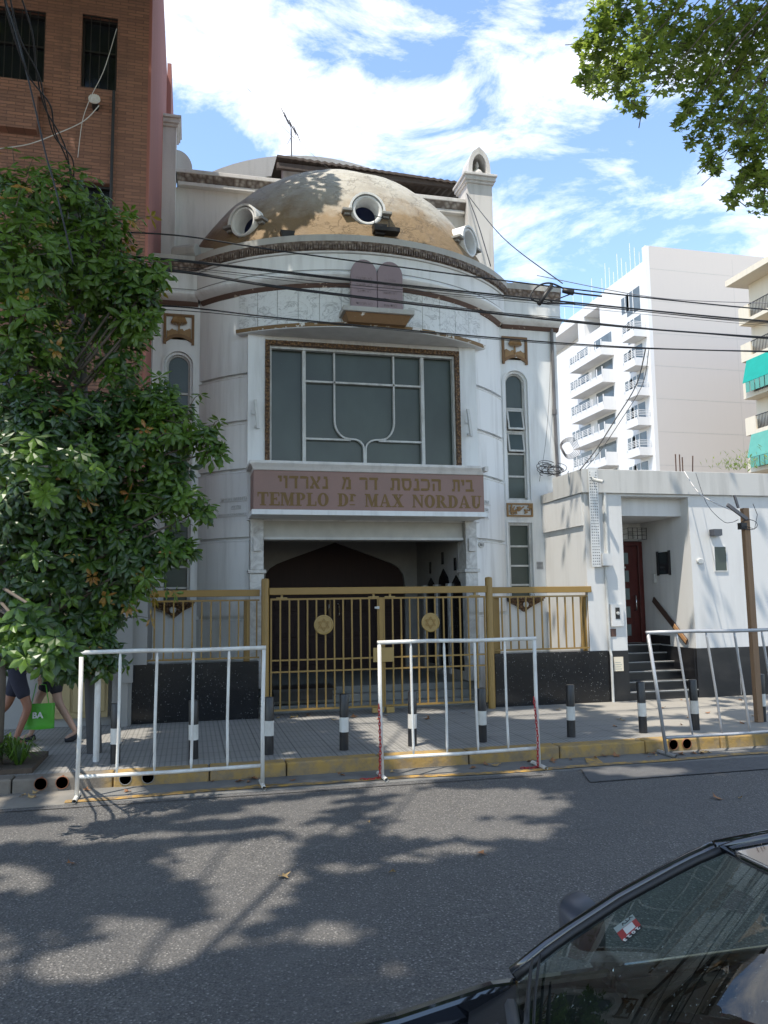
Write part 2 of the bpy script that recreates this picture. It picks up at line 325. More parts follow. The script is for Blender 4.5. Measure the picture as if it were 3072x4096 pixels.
def struct(o): o['kind'] = 'structure'; return o
def thing(name, label, cat, loc=(0, 0, 0), group=None):
    o = D2.objects.new(name, None); COL.objects.link(o); o.location = loc; o.empty_display_size = .1; return tag(o, label, cat, group)
def textmesh(body, size, ext=.004, align='CENTER', offset=0, shear=0):
    c = D2.curves.new('t', 'FONT'); c.body = body; c.size = size; c.extrude = ext; c.align_x = align; c.offset = offset; c.resolution_u = 3; c.shear = shear
    o = D2.objects.new('t', c); COL.objects.link(o); bpy.context.view_layer.update()
    me = D2.meshes.new_from_object(o.evaluated_get(bpy.context.evaluated_depsgraph_get())); D2.objects.remove(o); D2.curves.remove(c); return me
def addtext(mb, body, size, T, **k):
    me = textmesh(body, size, **k); mb.add([T @ v.co for v in me.vertices], [tuple(p.vertices) for p in me.polygons]); D2.meshes.remove(me)
def fr(o, ex, ey, ez):
    return Matrix(((ex[0], ey[0], ez[0], o[0]), (ex[1], ey[1], ez[1], o[1]), (ex[2], ey[2], ez[2], o[2]), (0, 0, 0, 1)))
SKYMUL = (1.0, 1.0, 1.0); CLOUD = (6.3, 6.15, 5.95); SKYSTR = .15; SUNSTR = 2.7; EXPO = 1.27
# ================================================================== SETTING
ROADZ = -.14
m = MB(); m.box(-260, 300, -200, 420, -.60, -.30); struct(m.build('ground', 'far_ground'))
m = MB()   # road sheet, fine grid with gentle unevenness
def sheet(x0, x1, y0, y1, z, nx, ny, amp=0):
    mb = MB(); vs = [(x0+(x1-x0)*i/nx, y0+(y1-y0)*j/ny, z+amp*noise.noise(Vector(((x0+(x1-x0)*i/nx)*.7, (y0+(y1-y0)*j/ny)*.7, 3)))) for j in range(ny+1) for i in range(nx+1)]
    return mb.add(vs, [(j*(nx+1)+i, j*(nx+1)+i+1, (j+1)*(nx+1)+i+1, (j+1)*(nx+1)+i) for j in range(ny) for i in range(nx)])
struct(sheet(-60, 90, -.6, 8.16, ROADZ, 150, 18, .006).build('road', 'asphalt', smooth=True))
struct(MB().box(-60, 90, 8.15, 8.76, -.30, ROADZ+.004).build('gutter', 'gutter_concrete'))
m = MB(); m.box(-60, -1.2, 8.96, 12.6, -.3, -.004); m.box(-1.2, 90, 8.96, 12.6, -.3, 0); struct(m.build('pavement', 'paving'))
struct(MB().box(-60, 90, -6, -.62, -.3, 0).build('near_pavement', 'paving'))
m = MB(); x = -9.0; random.seed(3)
pipes = [-1.42, -1.22, -.62, -.40, 5.62, 5.80]
while x < 40:
    w = random.choice([.95, 1.1, .8, 1.02]); dz = random.uniform(-.008, .004); m.box(x+.006, x+w-.006, 8.74+random.uniform(0, .012), 8.97, -.3, .004+dz); x += w
struct(m.build('kerb', 'kerb_stone', bevel=.018))
struct(MB().box(-60, 90, -.63, -.45, -.3, .004).build('near_kerb', 'kerb_stone', bevel=.015))
# yellow no-parking line, wavering, worn
m = MB(); n = 60; xs = [-1.12+i*(12.5/n) for i in range(n+1)]; yy = [8.28+.035*math.sin(v*1.3)+.02*math.sin(v*3.1+1) for v in xs]; z = ROADZ+.012
for i in range(n): m.add([(xs[i], yy[i]-.055, z), (xs[i+1], yy[i+1]-.055, z), (xs[i+1], yy[i+1]+.055, z), (xs[i], yy[i]+.055, z)], [(0, 1, 2, 3)])
m.add([(4.28, 8.33, z), (4.48, 8.34, z), (4.56, 8.66, z), (4.42, 8.66, z)], [(0, 1, 2, 3)])
m.add([(.78, 8.33, z), (.98, 8.34, z), (.72, 8.42, z), (.55, 8.39, z)], [(0, 1, 2, 3)])
struct(m.build('yellow_line', 'yellow_paint'))
m = MB(); m.add([(3.9, 7.55, ROADZ+.010), (12, 7.62, ROADZ+.010), (12, 8.16, ROADZ+.010), (4.1, 8.14, ROADZ+.010)], [(0, 1, 2, 3)]); m.add([(-60, 8.02, ROADZ+.010), (3.6, 8.0, ROADZ+.010), (3.6, 8.03, ROADZ+.010), (-60, 8.05, ROADZ+.010)], [(0, 1, 2, 3)]); struct(m.build('road_patch', 'patch_asphalt'))
for j, (a, b) in enumerate(((-1.42, -1.22), (-.62, -.40), (5.62, 5.80))):
    for q, xx in enumerate((a, b)):
        mb = MB(); rr = .062; T = fr((xx, 8.735, -.058), (1, 0, 0), (0, 0, 1), (0, 1, 0)); k0 = [(rr-.005, .1), (rr-.005, 0), (rr, 0), (rr, .02)]
        mb.lathe(k0, None, 18, T=T); t = thing('drain_pipe', '', 'drain pipe', (xx, 8.74, -.06), 'rainwater pipe mouths in the kerb face')
        mb.build('pipe_rim', 'terracotta' if j != 1 else 'grey_render', t, True); MB().lathe([(rr-.0055, .004), (0, .004)], None, 18, T=T).build('pipe_bore', 'print_black', t)
        t['label'] = ['left', 'right'][q]+' pipe mouth of the pair in the kerb '+['left of the first white barrier', 'under the first white barrier', 'beside the tilted grey barrier'][j]
# ================================================================== TEMPLE
P = 13.75; CX, CY = 2.85, 15.83; MX = 2.82
T0 = thing('temple_building', 'white temple with a rounded front, an ochre dome and a red granite name board', 'temple', (MX, P, 0))
def az(xy, R_): return math.asin((xy-CX)/R_)
# --- side bays (pilasters) with arched and lower windows, mirrored about MX
def bay(sg):
    X = (lambda x: x) if sg > 0 else (lambda x: 2*MX-x)
    def bx(mb, x0, x1, y0, y1, z0, z1): a, b = sorted((X(x0), X(x1))); mb.box(a, b, y0, y1, z0, z1)
    XR = 6.76; wl, wr = 5.655, 6.13; wc = (wl+wr)/2; wrad = (wr-wl)/2
    ztop = 5.97; zs = ztop-wrad; zb1 = 3.52; zt2 = 3.09; zb2 = 1.72
    mb = MB(); bx(mb, 5.50, wl, P, P+.35, 0, 6.8); bx(mb, wr, XR, P, P+.35, 0, 6.8); bx(mb, wl, wr, P, P+.35, 0, zb2); bx(mb, wl, wr, P, P+.35, zt2, zb1)
    arc = [(X(wc+wrad*math.cos(t)), zs+wrad*math.sin(t)) for t in [math.pi*k/16 for k in range(17)]]
    mb.xz(arc+[(X(wl), 6.8), (X(wr), 6.8)], P, P+.35)
    mb.build('pilaster', 'white_paint', T0)
    # stepped reveal mouldings + frames
    def archframe(r_out, r_in, y0, y1, zbot):
        o = [(X(wc+r_out*math.cos(math.pi*k/16)), zs+r_out*math.sin(math.pi*k/16)) for k in range(17)]; i_ = [(X(wc+r_in*math.cos(math.pi*k/16)), zs+r_in*math.sin(math.pi*k/16)) for k in range(17)]
        f = MB()
        for k in range(16): f.xz([o[k], o[k+1], i_[k+1], i_[k]], y0, y1)
        bx(f, wc-r_out, wc-r_in, y0, y1, zbot, zs); bx(f, wc+r_in, wc+r_out, y0, y1, zbot, zs); return f
    W = archframe(wrad-.002, wrad-.045, P+.03, P+.12, zb1).build('arched_window', 'white_paint', T0, bevel=.006)
    fb = archframe(wrad-.047, wrad-.075, P+.075, P+.125, zb1+.03); gr = wrad-.075
    zbars = [5.26, 4.82, 4.40, 3.97, 3.55]
    for zz in zbars[:-1]: bx(fb, wc-gr, wc+gr, P+.08, P+.12, zz-.025, zz+.012)
    bx(fb, wc-gr, wc+gr, P+.08, P+.12, zb1, zb1+.035); fb.build('frame', 'frame_white', W, bevel=.004)
    zt = [zs]+zbars
    pm = MB(); pm.xz([(X(wc+gr*math.cos(math.pi*k/12)), zs+gr*math.sin(math.pi*k/12)) for k in range(13)]+[(X(wc-gr), zbars[0]), (X(wc+gr), zbars[0])], P+.108, P+.114); pm.build('pane', 'frosted_glass', W)
    for i in range(4):
        a, b = zbars[i], zbars[i+1]; q = MB()
        tilt = .055 if (sg > 0 and i in (0, 1)) else 0
        xa, xb = sorted((X(wc-gr), X(wc+gr)))
        if tilt:   # hopper sash swung outwards at the foot
            T = Matrix.Translation((0, P+.09, a-.03)) @ Matrix.Rotation(-R(12), 4, 'X')
            f2 = MB(); h = a-b-.045
            for (u0, u1, v0, v1) in ((xa, xa+.03, -h, 0), (xb-.03, xb, -h, 0), (xa+.03, xb-.03, -.03, 0), (xa+.03, xb-.03, -h, -h+.035)):
                t_ = MB().box(u0, u1, -.012, .012, v0, v1); f2.add([T @ Vector(v) for v in t_.v], t_.f)
            f2.build('open_sash', 'frame_white', W); t_ = MB().box(xa+.03, xb-.03, -.004, .004, -h+.035, -.03); q.add([T @ Vector(v) for v in t_.v], t_.f)
        else: q.box(xa, xb, P+.108, P+.114, b+.012, a-.025)
        q.build('pane', 'frosted_glass', W)
    # lower window
    f = MB(); bx(f, wl+.001, wl+.05, P+.03, P+.12, zb2, zt2-.001); bx(f, wr-.05, wr-.001, P+.03, P+.12, zb2, zt2-.001); bx(f, wl+.05, wr-.05, P+.03, P+.12, zt2-.05, zt2-.001)
    for zz in (2.66, 2.30, 1.95): bx(f, wl+.05, wr-.05, P+.07, P+.115, zz-.02, zz+.015)
    W2 = f.build('lower_window', 'frame_white', T0, bevel=.004)
    for a, b in ((3.04, 2.675), (2.64, 2.315), (2.28, 1.965), (1.93, zb2)): q = MB(); bx(q, wl+.05, wr-.05, P+.10, P+.106, b, a); q.build('pane', 'frosted_glass', W2)
    # outer raised moulding edges
    f = MB(); ro = wrad+.035
    o = [(X(wc+ro*math.cos(math.pi*k/18)), zs+ro*math.sin(math.pi*k/18)) for k in range(19)]; i_ = [(X(wc+(wrad)*math.cos(math.pi*k/18)), zs+wrad*math.sin(math.pi*k/18)) for k in range(19)]
    for k in range(18): f.xz([o[k], o[k+1], i_[k+1], i_[k]], P-.022, P-.001)
    bx(f, wl-.035, wl, P-.022, P-.001, zb1-.03, zs); bx(f, wr, wr+.035, P-.022, P-.001, zb1-.03, zs); bx(f, wl-.035, wr+.035, P-.02, P-.001, zt2, zt2+.04); bx(f, wl-.035, wl, P-.02, P-.001, zb2, zt2); bx(f, wr, wr+.035, P-.02, P-.001, zb2, zt2)
    f.build('window_moulding', 'white_paint', T0)
    # palm relief panel
    x0, x1, z0, z1 = wc-.255, wc+.255, 6.09, 6.62; f = MB()
    bx(f, x0, x0+.045, P-.035, P-.001, z0, z1); bx(f, x1-.045, x1, P-.035, P-.001, z0, z1); bx(f, x0+.045, x1-.045, P-.035, P-.001, z1-.04, z1)
    sag = .12; bot = [(x0+(x1-x0)*k/12, z0+sag*(1-((k-6)/6)**2)) for k in range(13)]; top = [(x, z+.06) for x, z in bot]
    for k in range(12): f.xz([(X(bot[k][0]), bot[k][1]), (X(bot[k+1][0]), bot[k+1][1]), (X(top[k+1][0]), top[k+1][1]), (X(top[k][0]), top[k][1])], P-.036, P-.001)
    RP = f.build('palm_relief', 'relief_brown', T0)
    g = MB(); hills = [(x0+.055, z0+.09)]+[(x0+.055+(x1-x0-.11)*k/14, z0+.27+.018*math.sin(k*1.3)+.012*math.sin(k*2.9)-.002*k) for k in range(15)]+[(x1-.055, z0+.09)]+[(bot[k][0], top[k][1]) for k in range(11, 0, -1)]
    g.xz([(X(a), b) for a, b in hills], P-.028, P-.001)
    bx(g, wc-.014, wc+.014, P-.04, P-.001, z0+.2, z1-.18)
    g.build('hills', 'gold_relief', RP)
    g = MB(); cz = z1-.13
    for k in range(15):
        a = math.pi*(k+.5)/15; dx = math.cos(a); L = .135
        g.tube([(X(wc), P-.03, cz+.055), (X(wc+dx*L*.65), P-.06, cz+.055+.02*math.sin(a)), (X(wc+dx*L), P-.045, cz-.02-.06*math.sin(a))], [.012, .018, .006], 5)
    g.sphere((X(wc), P-.02, cz+.02), (.085, .03, .045), 10, 6); g.build('palm_crown', 'gold_relief', RP, True)
    # leaf ornament panel
    f = MB(); za, zb = 3.20, 3.45
    for (a, b, c, d) in ((x0-.0, x1, zb-.028, zb), (x0, x1, za, za+.028), (x0, x0+.028, za+.028, zb-.028), (x1-.028, x1, za+.028, zb-.028)): bx(f, a, b, P-.04, P-.001, c, d)
    LP = f.build('leaf_relief', 'gold_relief', T0); g = MB(); random.seed(11)
    for k in range(26):
        a = random.uniform(x0+.05, x1-.05); b = random.uniform(za+.05, zb-.05); an = random.uniform(0, 6.28)
        g.obox((X(a), P-.02-random.uniform(0, .012), b), Vector((math.cos(an), 0, math.sin(an)))*.035, Vector((-math.sin(an), 0, math.cos(an)))*.012, (0, .012, 0))
    g.build('leaf_scroll', 'gold_relief', LP)
    # bracket sill under window
    f = MB(); zc_ = zb2; bx(f, wl-.08, wr+.14, P-.17, P-.001, zc_-.03, zc_+.0); bx(f, wl-.06, wr+.12, P-.14, P-.001, zc_-.07, zc_-.03)
    f.xz([(X(wl-.06), zc_-.07), (X(wr+.12), zc_-.07), (X(wr-.06), zc_-.15), (X(wc), zc_-.26), (X(wl+.1), zc_-.15)], P-.09, P-.001)
    BK = f.build('window_bracket', 'gilt_ornament', T0); g = MB(); g.lathe([(0, .01), (.05, .008), (.055, 0)], None, 12, T=fr((X(wc+.03), P-.095, zc_-.13), (1, 0, 0), (0, 0, 1), (0, -1, 0))); g.build('rosette', 'frame_white', BK)
bay(1); bay(-1)
# body behind so that nothing is see-through
def body():
    m = MB(); m.box(-1.1, 5.45-5.4, P+.36, 17, 0, 7.3); m.box(-1.1, 6.74, P+.36, 16.9, 3.05, 7.28); m.box(5.6, 6.74, P+.36, 17, 0, 3.04); m.box(-1.1, 6.74, 16.0, 17, 0, 3.04)
    m.build('body', 'white_paint', T0)
body()
# --- drum
RD = 3.45
aL, aR = az(.90, RD), az(4.74, RD); eL, eR = az(.10, RD)-.06, az(5.60, RD)+.06
grooves = [5.43, 4.66-.02, 3.84, 2.72, 1.45]
def drumpiece(a0, a1, zlo, zhi, r=RD, name='drum_wall'):
    m = MB(); zz = [zlo]+sorted([g for g in grooves if zlo < g < zhi])+[zhi]
    for i in range(len(zz)-1):
        lo = zz[i]+(.026 if i else 0); hi = zz[i+1]-(.026 if i < len(zz)-2 else 0)
        m.ring([(r, lo), (r, hi), (r-.3, hi), (r-.3, lo)], CX, CY, a0, a1, 14)
        if i: m.ring([(r-.07, lo-.052), (r-.07, lo), (r-.3, lo), (r-.3, lo-.052)], CX, CY, a0, a1, 14); m.ring([(r-.001, lo-.075), (r+.012, lo-.07), (r+.012, lo-.056), (r-.001, lo-.052)], CX, CY, a0, a1, 14)
    m.build(name, 'white_paint', T0, 'auto')
drumpiece(eL, aL, .0, 6.86); drumpiece(aR, eR, 0, 6.86)
MB().ring([(RD, 6.10), (RD, 6.86), (RD-.25, 6.86), (RD-.25, 6.10)], CX, CY, aL, aR, 28).build('frieze_wall', 'white_paint', T0, 'auto')
# marble panels
m = MB(); a0, a1 = az(.735, RD), az(4.96, RD); N = 13
for i in range(N):
    s0 = a0+(a1-a0)*i/N+.0012; s1 = a0+(a1-a0)*(i+1)/N-.0012; m.ring([(RD+.02, 6.165), (RD+.02, 6.775), (RD-.02, 6.775), (RD-.02, 6.165)], CX, CY, s0, s1, 3)
m.build('marble_panels', 'marble', T0)
MB().ring([(RD+.006, 6.165), (RD+.006, 6.775), (RD-.03, 6.775), (RD-.03, 6.165)], CX, CY, a0, a1, 28).build('panel_joints', 'grey_render', T0)
# curved canopy under marble
a0, a1 = az(.66, 3.62), az(5.0, 3.62)
m = MB(); m.ring([(3.60, 6.07), (3.60, 6.15), (3.40, 6.16), (2.75, 6.16), (2.75, 6.07)], CX, CY, a0, a1, 30); m.build('window_canopy', 'dull_white', T0)
MB().ring([(3.612, 6.085), (3.612, 6.145), (3.598, 6.145), (3.598, 6.085)], CX, CY, a0, a1, 30).build('canopy_edge', 'gilt_edge', T0)
# cornice (curved part and two flat side parts share one profile)
prof = [(3.38, 6.775), (3.475, 6.775), (3.50, 6.80), (3.52, 6.84), (3.60, 6.885), (3.63, 6.895), (3.655, 6.93), (3.65, 6.97), (3.61, 7.0), (3.595, 7.015), (3.585, 7.02), (3.585, 7.30), (3.62, 7.325), (3.62, 7.34)]
prof2 = [(3.62, 7.34), (3.645, 7.46), (3.66, 7.49)]; prof3 = [(3.66, 7.49), (3.655, 7.60), (3.40, 7.62), (3.38, 7.5)]
bL, bR = az(.03, 3.6), az(5.67, 3.6)
def cornice(name, pr, mat, back=3.38):
    pts = pr+[(back, pr[-1][1]), (back, pr[0][1])] if pr[0][0] > back+.01 else pr+[(back, pr[-1][1])]
    m = MB(); m.ring(pts, CX, CY, bL, bR, 56)
    for sx, ex in ((-.95, .06), (5.64, 6.80)):
        fl = [(x, CY-3.38-r+0, z) for x in (sx,) for r, z in ()]
        poly = [(sx, P-(r-3.45), z) for r, z in pts]; m.prism(poly, (ex-sx, 0, 0))
    return m.build(name, mat, T0, 'auto')
cornice('cornice_soffit', prof[:4], 'brown_cornice'); cornice('cornice', prof[3:], 'white_paint'); cornice('ornament_band', prof2, 'brown_ornament'); cornice('parapet_lip', prof3[:3], 'weathered_stone')
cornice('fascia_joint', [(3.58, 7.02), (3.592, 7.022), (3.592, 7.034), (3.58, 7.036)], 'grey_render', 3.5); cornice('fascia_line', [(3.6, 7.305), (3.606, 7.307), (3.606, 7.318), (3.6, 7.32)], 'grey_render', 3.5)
m = MB(); random.seed(5)
for i in range(150):
    a = bL+(bR-bL)*(i+.5)/150; r = 3.655; c = Vector((CX+r*math.sin(a), CY-r*math.cos(a), 7.40)); t_ = Vector((math.cos(a), math.sin(a), 0)); o = Vector((math.sin(a), -math.cos(a), 0))
    m.obox(c, t_*.011+Vector((0, 0, .008)), o*.014, (0, 0, .045))
m.build('bead_ornament', 'brown_ornament', T0)
MB().box(-1.05, 6.72, P-.1, 16.95, 7.29, 7.33).build('flat_roof', 'weathered_stone', T0)
# --- dome
DC = Vector((2.875, 15.83, 6.30)); DA, DH = 3.455, 4.02
m = MB(); nn, mm = 240, 90
PORTS = [(-41.5, 8.27), (-.5, 8.32), (42.5, 8.31)]
def inport(p):
    for a_, z_ in PORTS:
        o_ = Vector((math.sin(R(a_)), -math.cos(R(a_)), 0)); v_ = Vector(p)-Vector((DC.x, DC.y, z_))
        if v_.dot(o_) > 0 and (v_-o_*v_.dot(o_)).length < .25: return True
    return False
for_v = []
for j in range(mm+1):
    th = (math.pi/2)*(1-j/mm)*1.0; th = max(th, 0.0)
    for i in range(nn):
        ph = 2*math.pi*i/nn; p = Vector((DA*math.sin(th)*math.cos(ph), DA*math.sin(th)*math.sin(ph), DH*math.cos(th)))
        q = 1+.0045*noise.noise(p*2.2)+.002*noise.noise(p*7); for_v.append(DC+Vector((p.x*q, p.y*q, p.z*q)))
m.add(for_v, [(j*nn+i, j*nn+(i+1) % nn, (j+1)*nn+(i+1) % nn, (j+1)*nn+i) for j in range(mm) for i in range(nn) if (for_v[j*nn+i].z > 7.2 or for_v[(j+1)*nn+i].z > 7.2) and not inport((for_v[j*nn+i]+for_v[(j+1)*nn+(i+1) % nn])/2)])
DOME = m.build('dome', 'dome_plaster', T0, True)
def porthole(ang, z, tilt=0):
    a = R(ang); o = Vector((math.sin(a), -math.cos(a), 0)); t_ = Vector((math.cos(a), math.sin(a), 0)); u = Vector((0, 0, 1))
    k = (z-DC.z)/DH; r = DA*math.sqrt(1-k*k); c = Vector((DC.x, DC.y, z))+o*(r+.05)
    T = fr(c, t_, u, o); rr = .205
    m = MB(); m.lathe([(rr, -.5), (rr, .05), (rr+.02, .08), (rr+.05, .08), (rr+.065, .05), (rr+.07, .0), (rr+.07, -.75)], None, 36, T=T)
    # hood over the upper half
    for k in range(18):
        t0, t1 = math.pi*k/18, math.pi*(k+1)/18; ro, ri = rr+.108, rr+.072
        pts = [T @ Vector((q*math.cos(t), q*math.sin(t), d)) for t in (t0, t1) for q in (ri, ro) for d in (-.8, .10)]
        m.add(pts, [(0, 1, 3, 2), (4, 6, 7, 5), (1, 5, 7, 3), (2, 3, 7, 6), (0, 4, 5, 1)])
    F = m.build('porthole', 'white_paint', T0, 'auto')
    b = MB()
    for s_ in (-1, 1):
        b.obox(T @ Vector((s_*(rr+.14), -.02, -.12)), t_*.085, u*.026, o*.22); b.obox(T @ Vector((s_*(rr+.13), -.068, -.14)), t_*.055, u*.022, o*.17)
        b.obox(T @ Vector((s_*(rr+.115), -.115, -.16)), t_*.03, u*.028, o*.13)
    b.build('corbel', 'grey_render', F, bevel=.01)
    MB().lathe([(0, -.24), (rr+.001, -.24)], None, 30, T=T).build('pane', 'blue_glass', F)
for a_, z_ in PORTS: porthole(a_, z_)
# --- central window
YW = 12.93
zwt, zwb = 5.99, 3.90; wx0, wx1 = 1.14, 4.49
m = MB(); m.box(.86, wx0, YW-.02, YW+.4, 3.0, 6.12); m.box(wx1, 4.80, YW-.02, YW+.4, 3.0, 6.12); m.box(wx0, wx1, YW+.0, YW+.4, zwt, 6.12); m.box(wx0, wx1, YW, YW+.4, 3.0, zwb)
m.build('window_surround', 'white_paint', T0, bevel=.004)
BW = MB().box(wx0, wx1, YW+.14, YW+.16, zwb, zwt).build('great_window', 'frosted_glass', T0)
g = MB(); w = .075
g.box(wx0, wx0+w, YW-.05, YW+.05, zwb, zwt); g.box(wx1-w, wx1, YW-.05, YW+.05, zwb, zwt); g.box(wx0+w, wx1-w, YW-.05, YW+.05, zwt-w, zwt)
g.build('gilt_trim', 'gilt_ornament', BW)
f = MB(); x0, x1, z1 = wx0+w, wx1-w, zwt-w; v_ = [1.79, 3.84]; h1, h2 = 5.355, 4.38
f.box(x0, x0+.035, YW+.02, YW+.12, zwb, z1); f.box(x1-.035, x1, YW+.02, YW+.12, zwb, z1); f.box(x0+.035, x1-.035, YW+.02, YW+.12, z1-.045, z1); f.box(x0+.035, x1-.035, YW+.02, YW+.12, zwb, zwb+.035)
for xx in v_: f.box(xx-.028, xx+.028, YW+.04, YW+.13, zwb+.035, z1-.045)
f.box(v_[0]+.028, v_[1]-.028, YW+.06, YW+.135, h1-.016, h1+.016)
for sgn in (-1, 1):
    xc = 2.82; px = [(xc+sgn*.515, z1-.045), (xc+sgn*.515, h2+.33)]+[(xc+sgn*(.515-.24*(1-math.cos(t))), h2+.33-.31*math.sin(t)) for t in [math.pi/2*k/7 for k in range(1, 8)]]
    px += [(xc+sgn*(.20), h2+.015)]+[(xc+sgn*(.20-.185*math.sin(t)), h2+.015-.16*(1-math.cos(t))) for t in [math.pi/2*k/6 for k in range(1, 7)]]+[(xc+sgn*.013, zwb+.03)]
    for k in range(len(px)-1):
        a, b = Vector((px[k][0], 0, px[k][1])), Vector((px[k+1][0], 0, px[k+1][1])); d = (b-a); nrm = Vector((-d.z, 0, d.x)).normalized(); c = (a+b)/2+Vector((0, YW+.095-.001*(k % 2), 0)); f.obox(c, d/2*1.04, (0, .035, 0), nrm*.014)
    xa, xb = sorted((xc+sgn*.24, xc+sgn*(1.03-.028 if sgn < 0 else 1.02-.028))); f.box(xa, xb, YW+.062, YW+.132, h2-.016, h2+.016)
f.build('glazing_bars', 'frame_white', BW)
# lamp brackets each side of window
for xx, name in ((1.0, 'L'), (4.63, 'R')):
    b = MB(); b.obox((xx, YW-.1, 4.72), (.022, 0, .0), (0, .03, 0), (-.02, .02, .24)); b.box(xx-.03, xx+.02, YW-.08, YW-.02, 4.5, 4.54); b.tube([(xx, YW-.02, 4.72), (xx-.09, YW-.12, 4.72), (xx-.09, YW-.12, 4.78)], .008, 5); b.build('lamp_bracket', 'dull_white', T0)
# --- tablets of the law and shelf
m = MB(); YT = 12.13; tx0, tx1 = 2.43, 3.29; tz0 = 6.34; mid = (tx0+tx1)/2; hw = (mid-tx0)
SH = MB()
for e_, (za, zb, ins) in enumerate(((6.27, 6.36, 0), (6.17, 6.27, .05), (6.10, 6.17, .09))): SH.box(2.28+ins, 3.45-ins, YT-.10+ins, 12.5, za+.001*e_, zb)
SH.k = 0
shelf = MB().box(2.28, 3.45, YT-.12, 12.55, 6.26, 6.34).build('tablet_shelf', 'weathered_stone', T0, bevel=.008)
m = MB(); m.prism([(2.33, YT-.07, 6.26), (3.40, YT-.07, 6.26), (3.34, YT, 6.12), (2.39, YT, 6.12)], (0, .5, 0)); m.build('gilt_moulding', 'relief_brown', shelf)
for k, xc in enumerate((tx0+hw/2, mid+hw/2)):
    r = hw/2-.004; pts = [(xc-r, tz0), (xc+r, tz0)]+[(xc+r*math.cos(t), 6.93+.235*math.sin(t)) for t in [math.pi*q/14 for q in range(15)]]
    t_ = MB().xz(pts, YT-.02, YT+.1).build('law_tablet', 'tablet_granite', T0, bevel=.012)
    g = MB(); z = 6.42
    for row in range(5):
        T = fr((xc, YT-.0225, 6.40+row*.105), (1, 0, 0), (0, 0, 1), (0, -1, 0)); addtext(g, (['לא תחמד', 'לא תענה', 'לא תגנב', 'לא תנאף', 'לא תרצח'][row] if k == 0 else ['כבד את', 'זכור את', 'לא תשא', 'לא יהיה', 'אנכי ה'][row])[::-1], .07, T, ext=.001)
    g.build('tablet_lettering', 'tablet_mark', t_, fix=False)
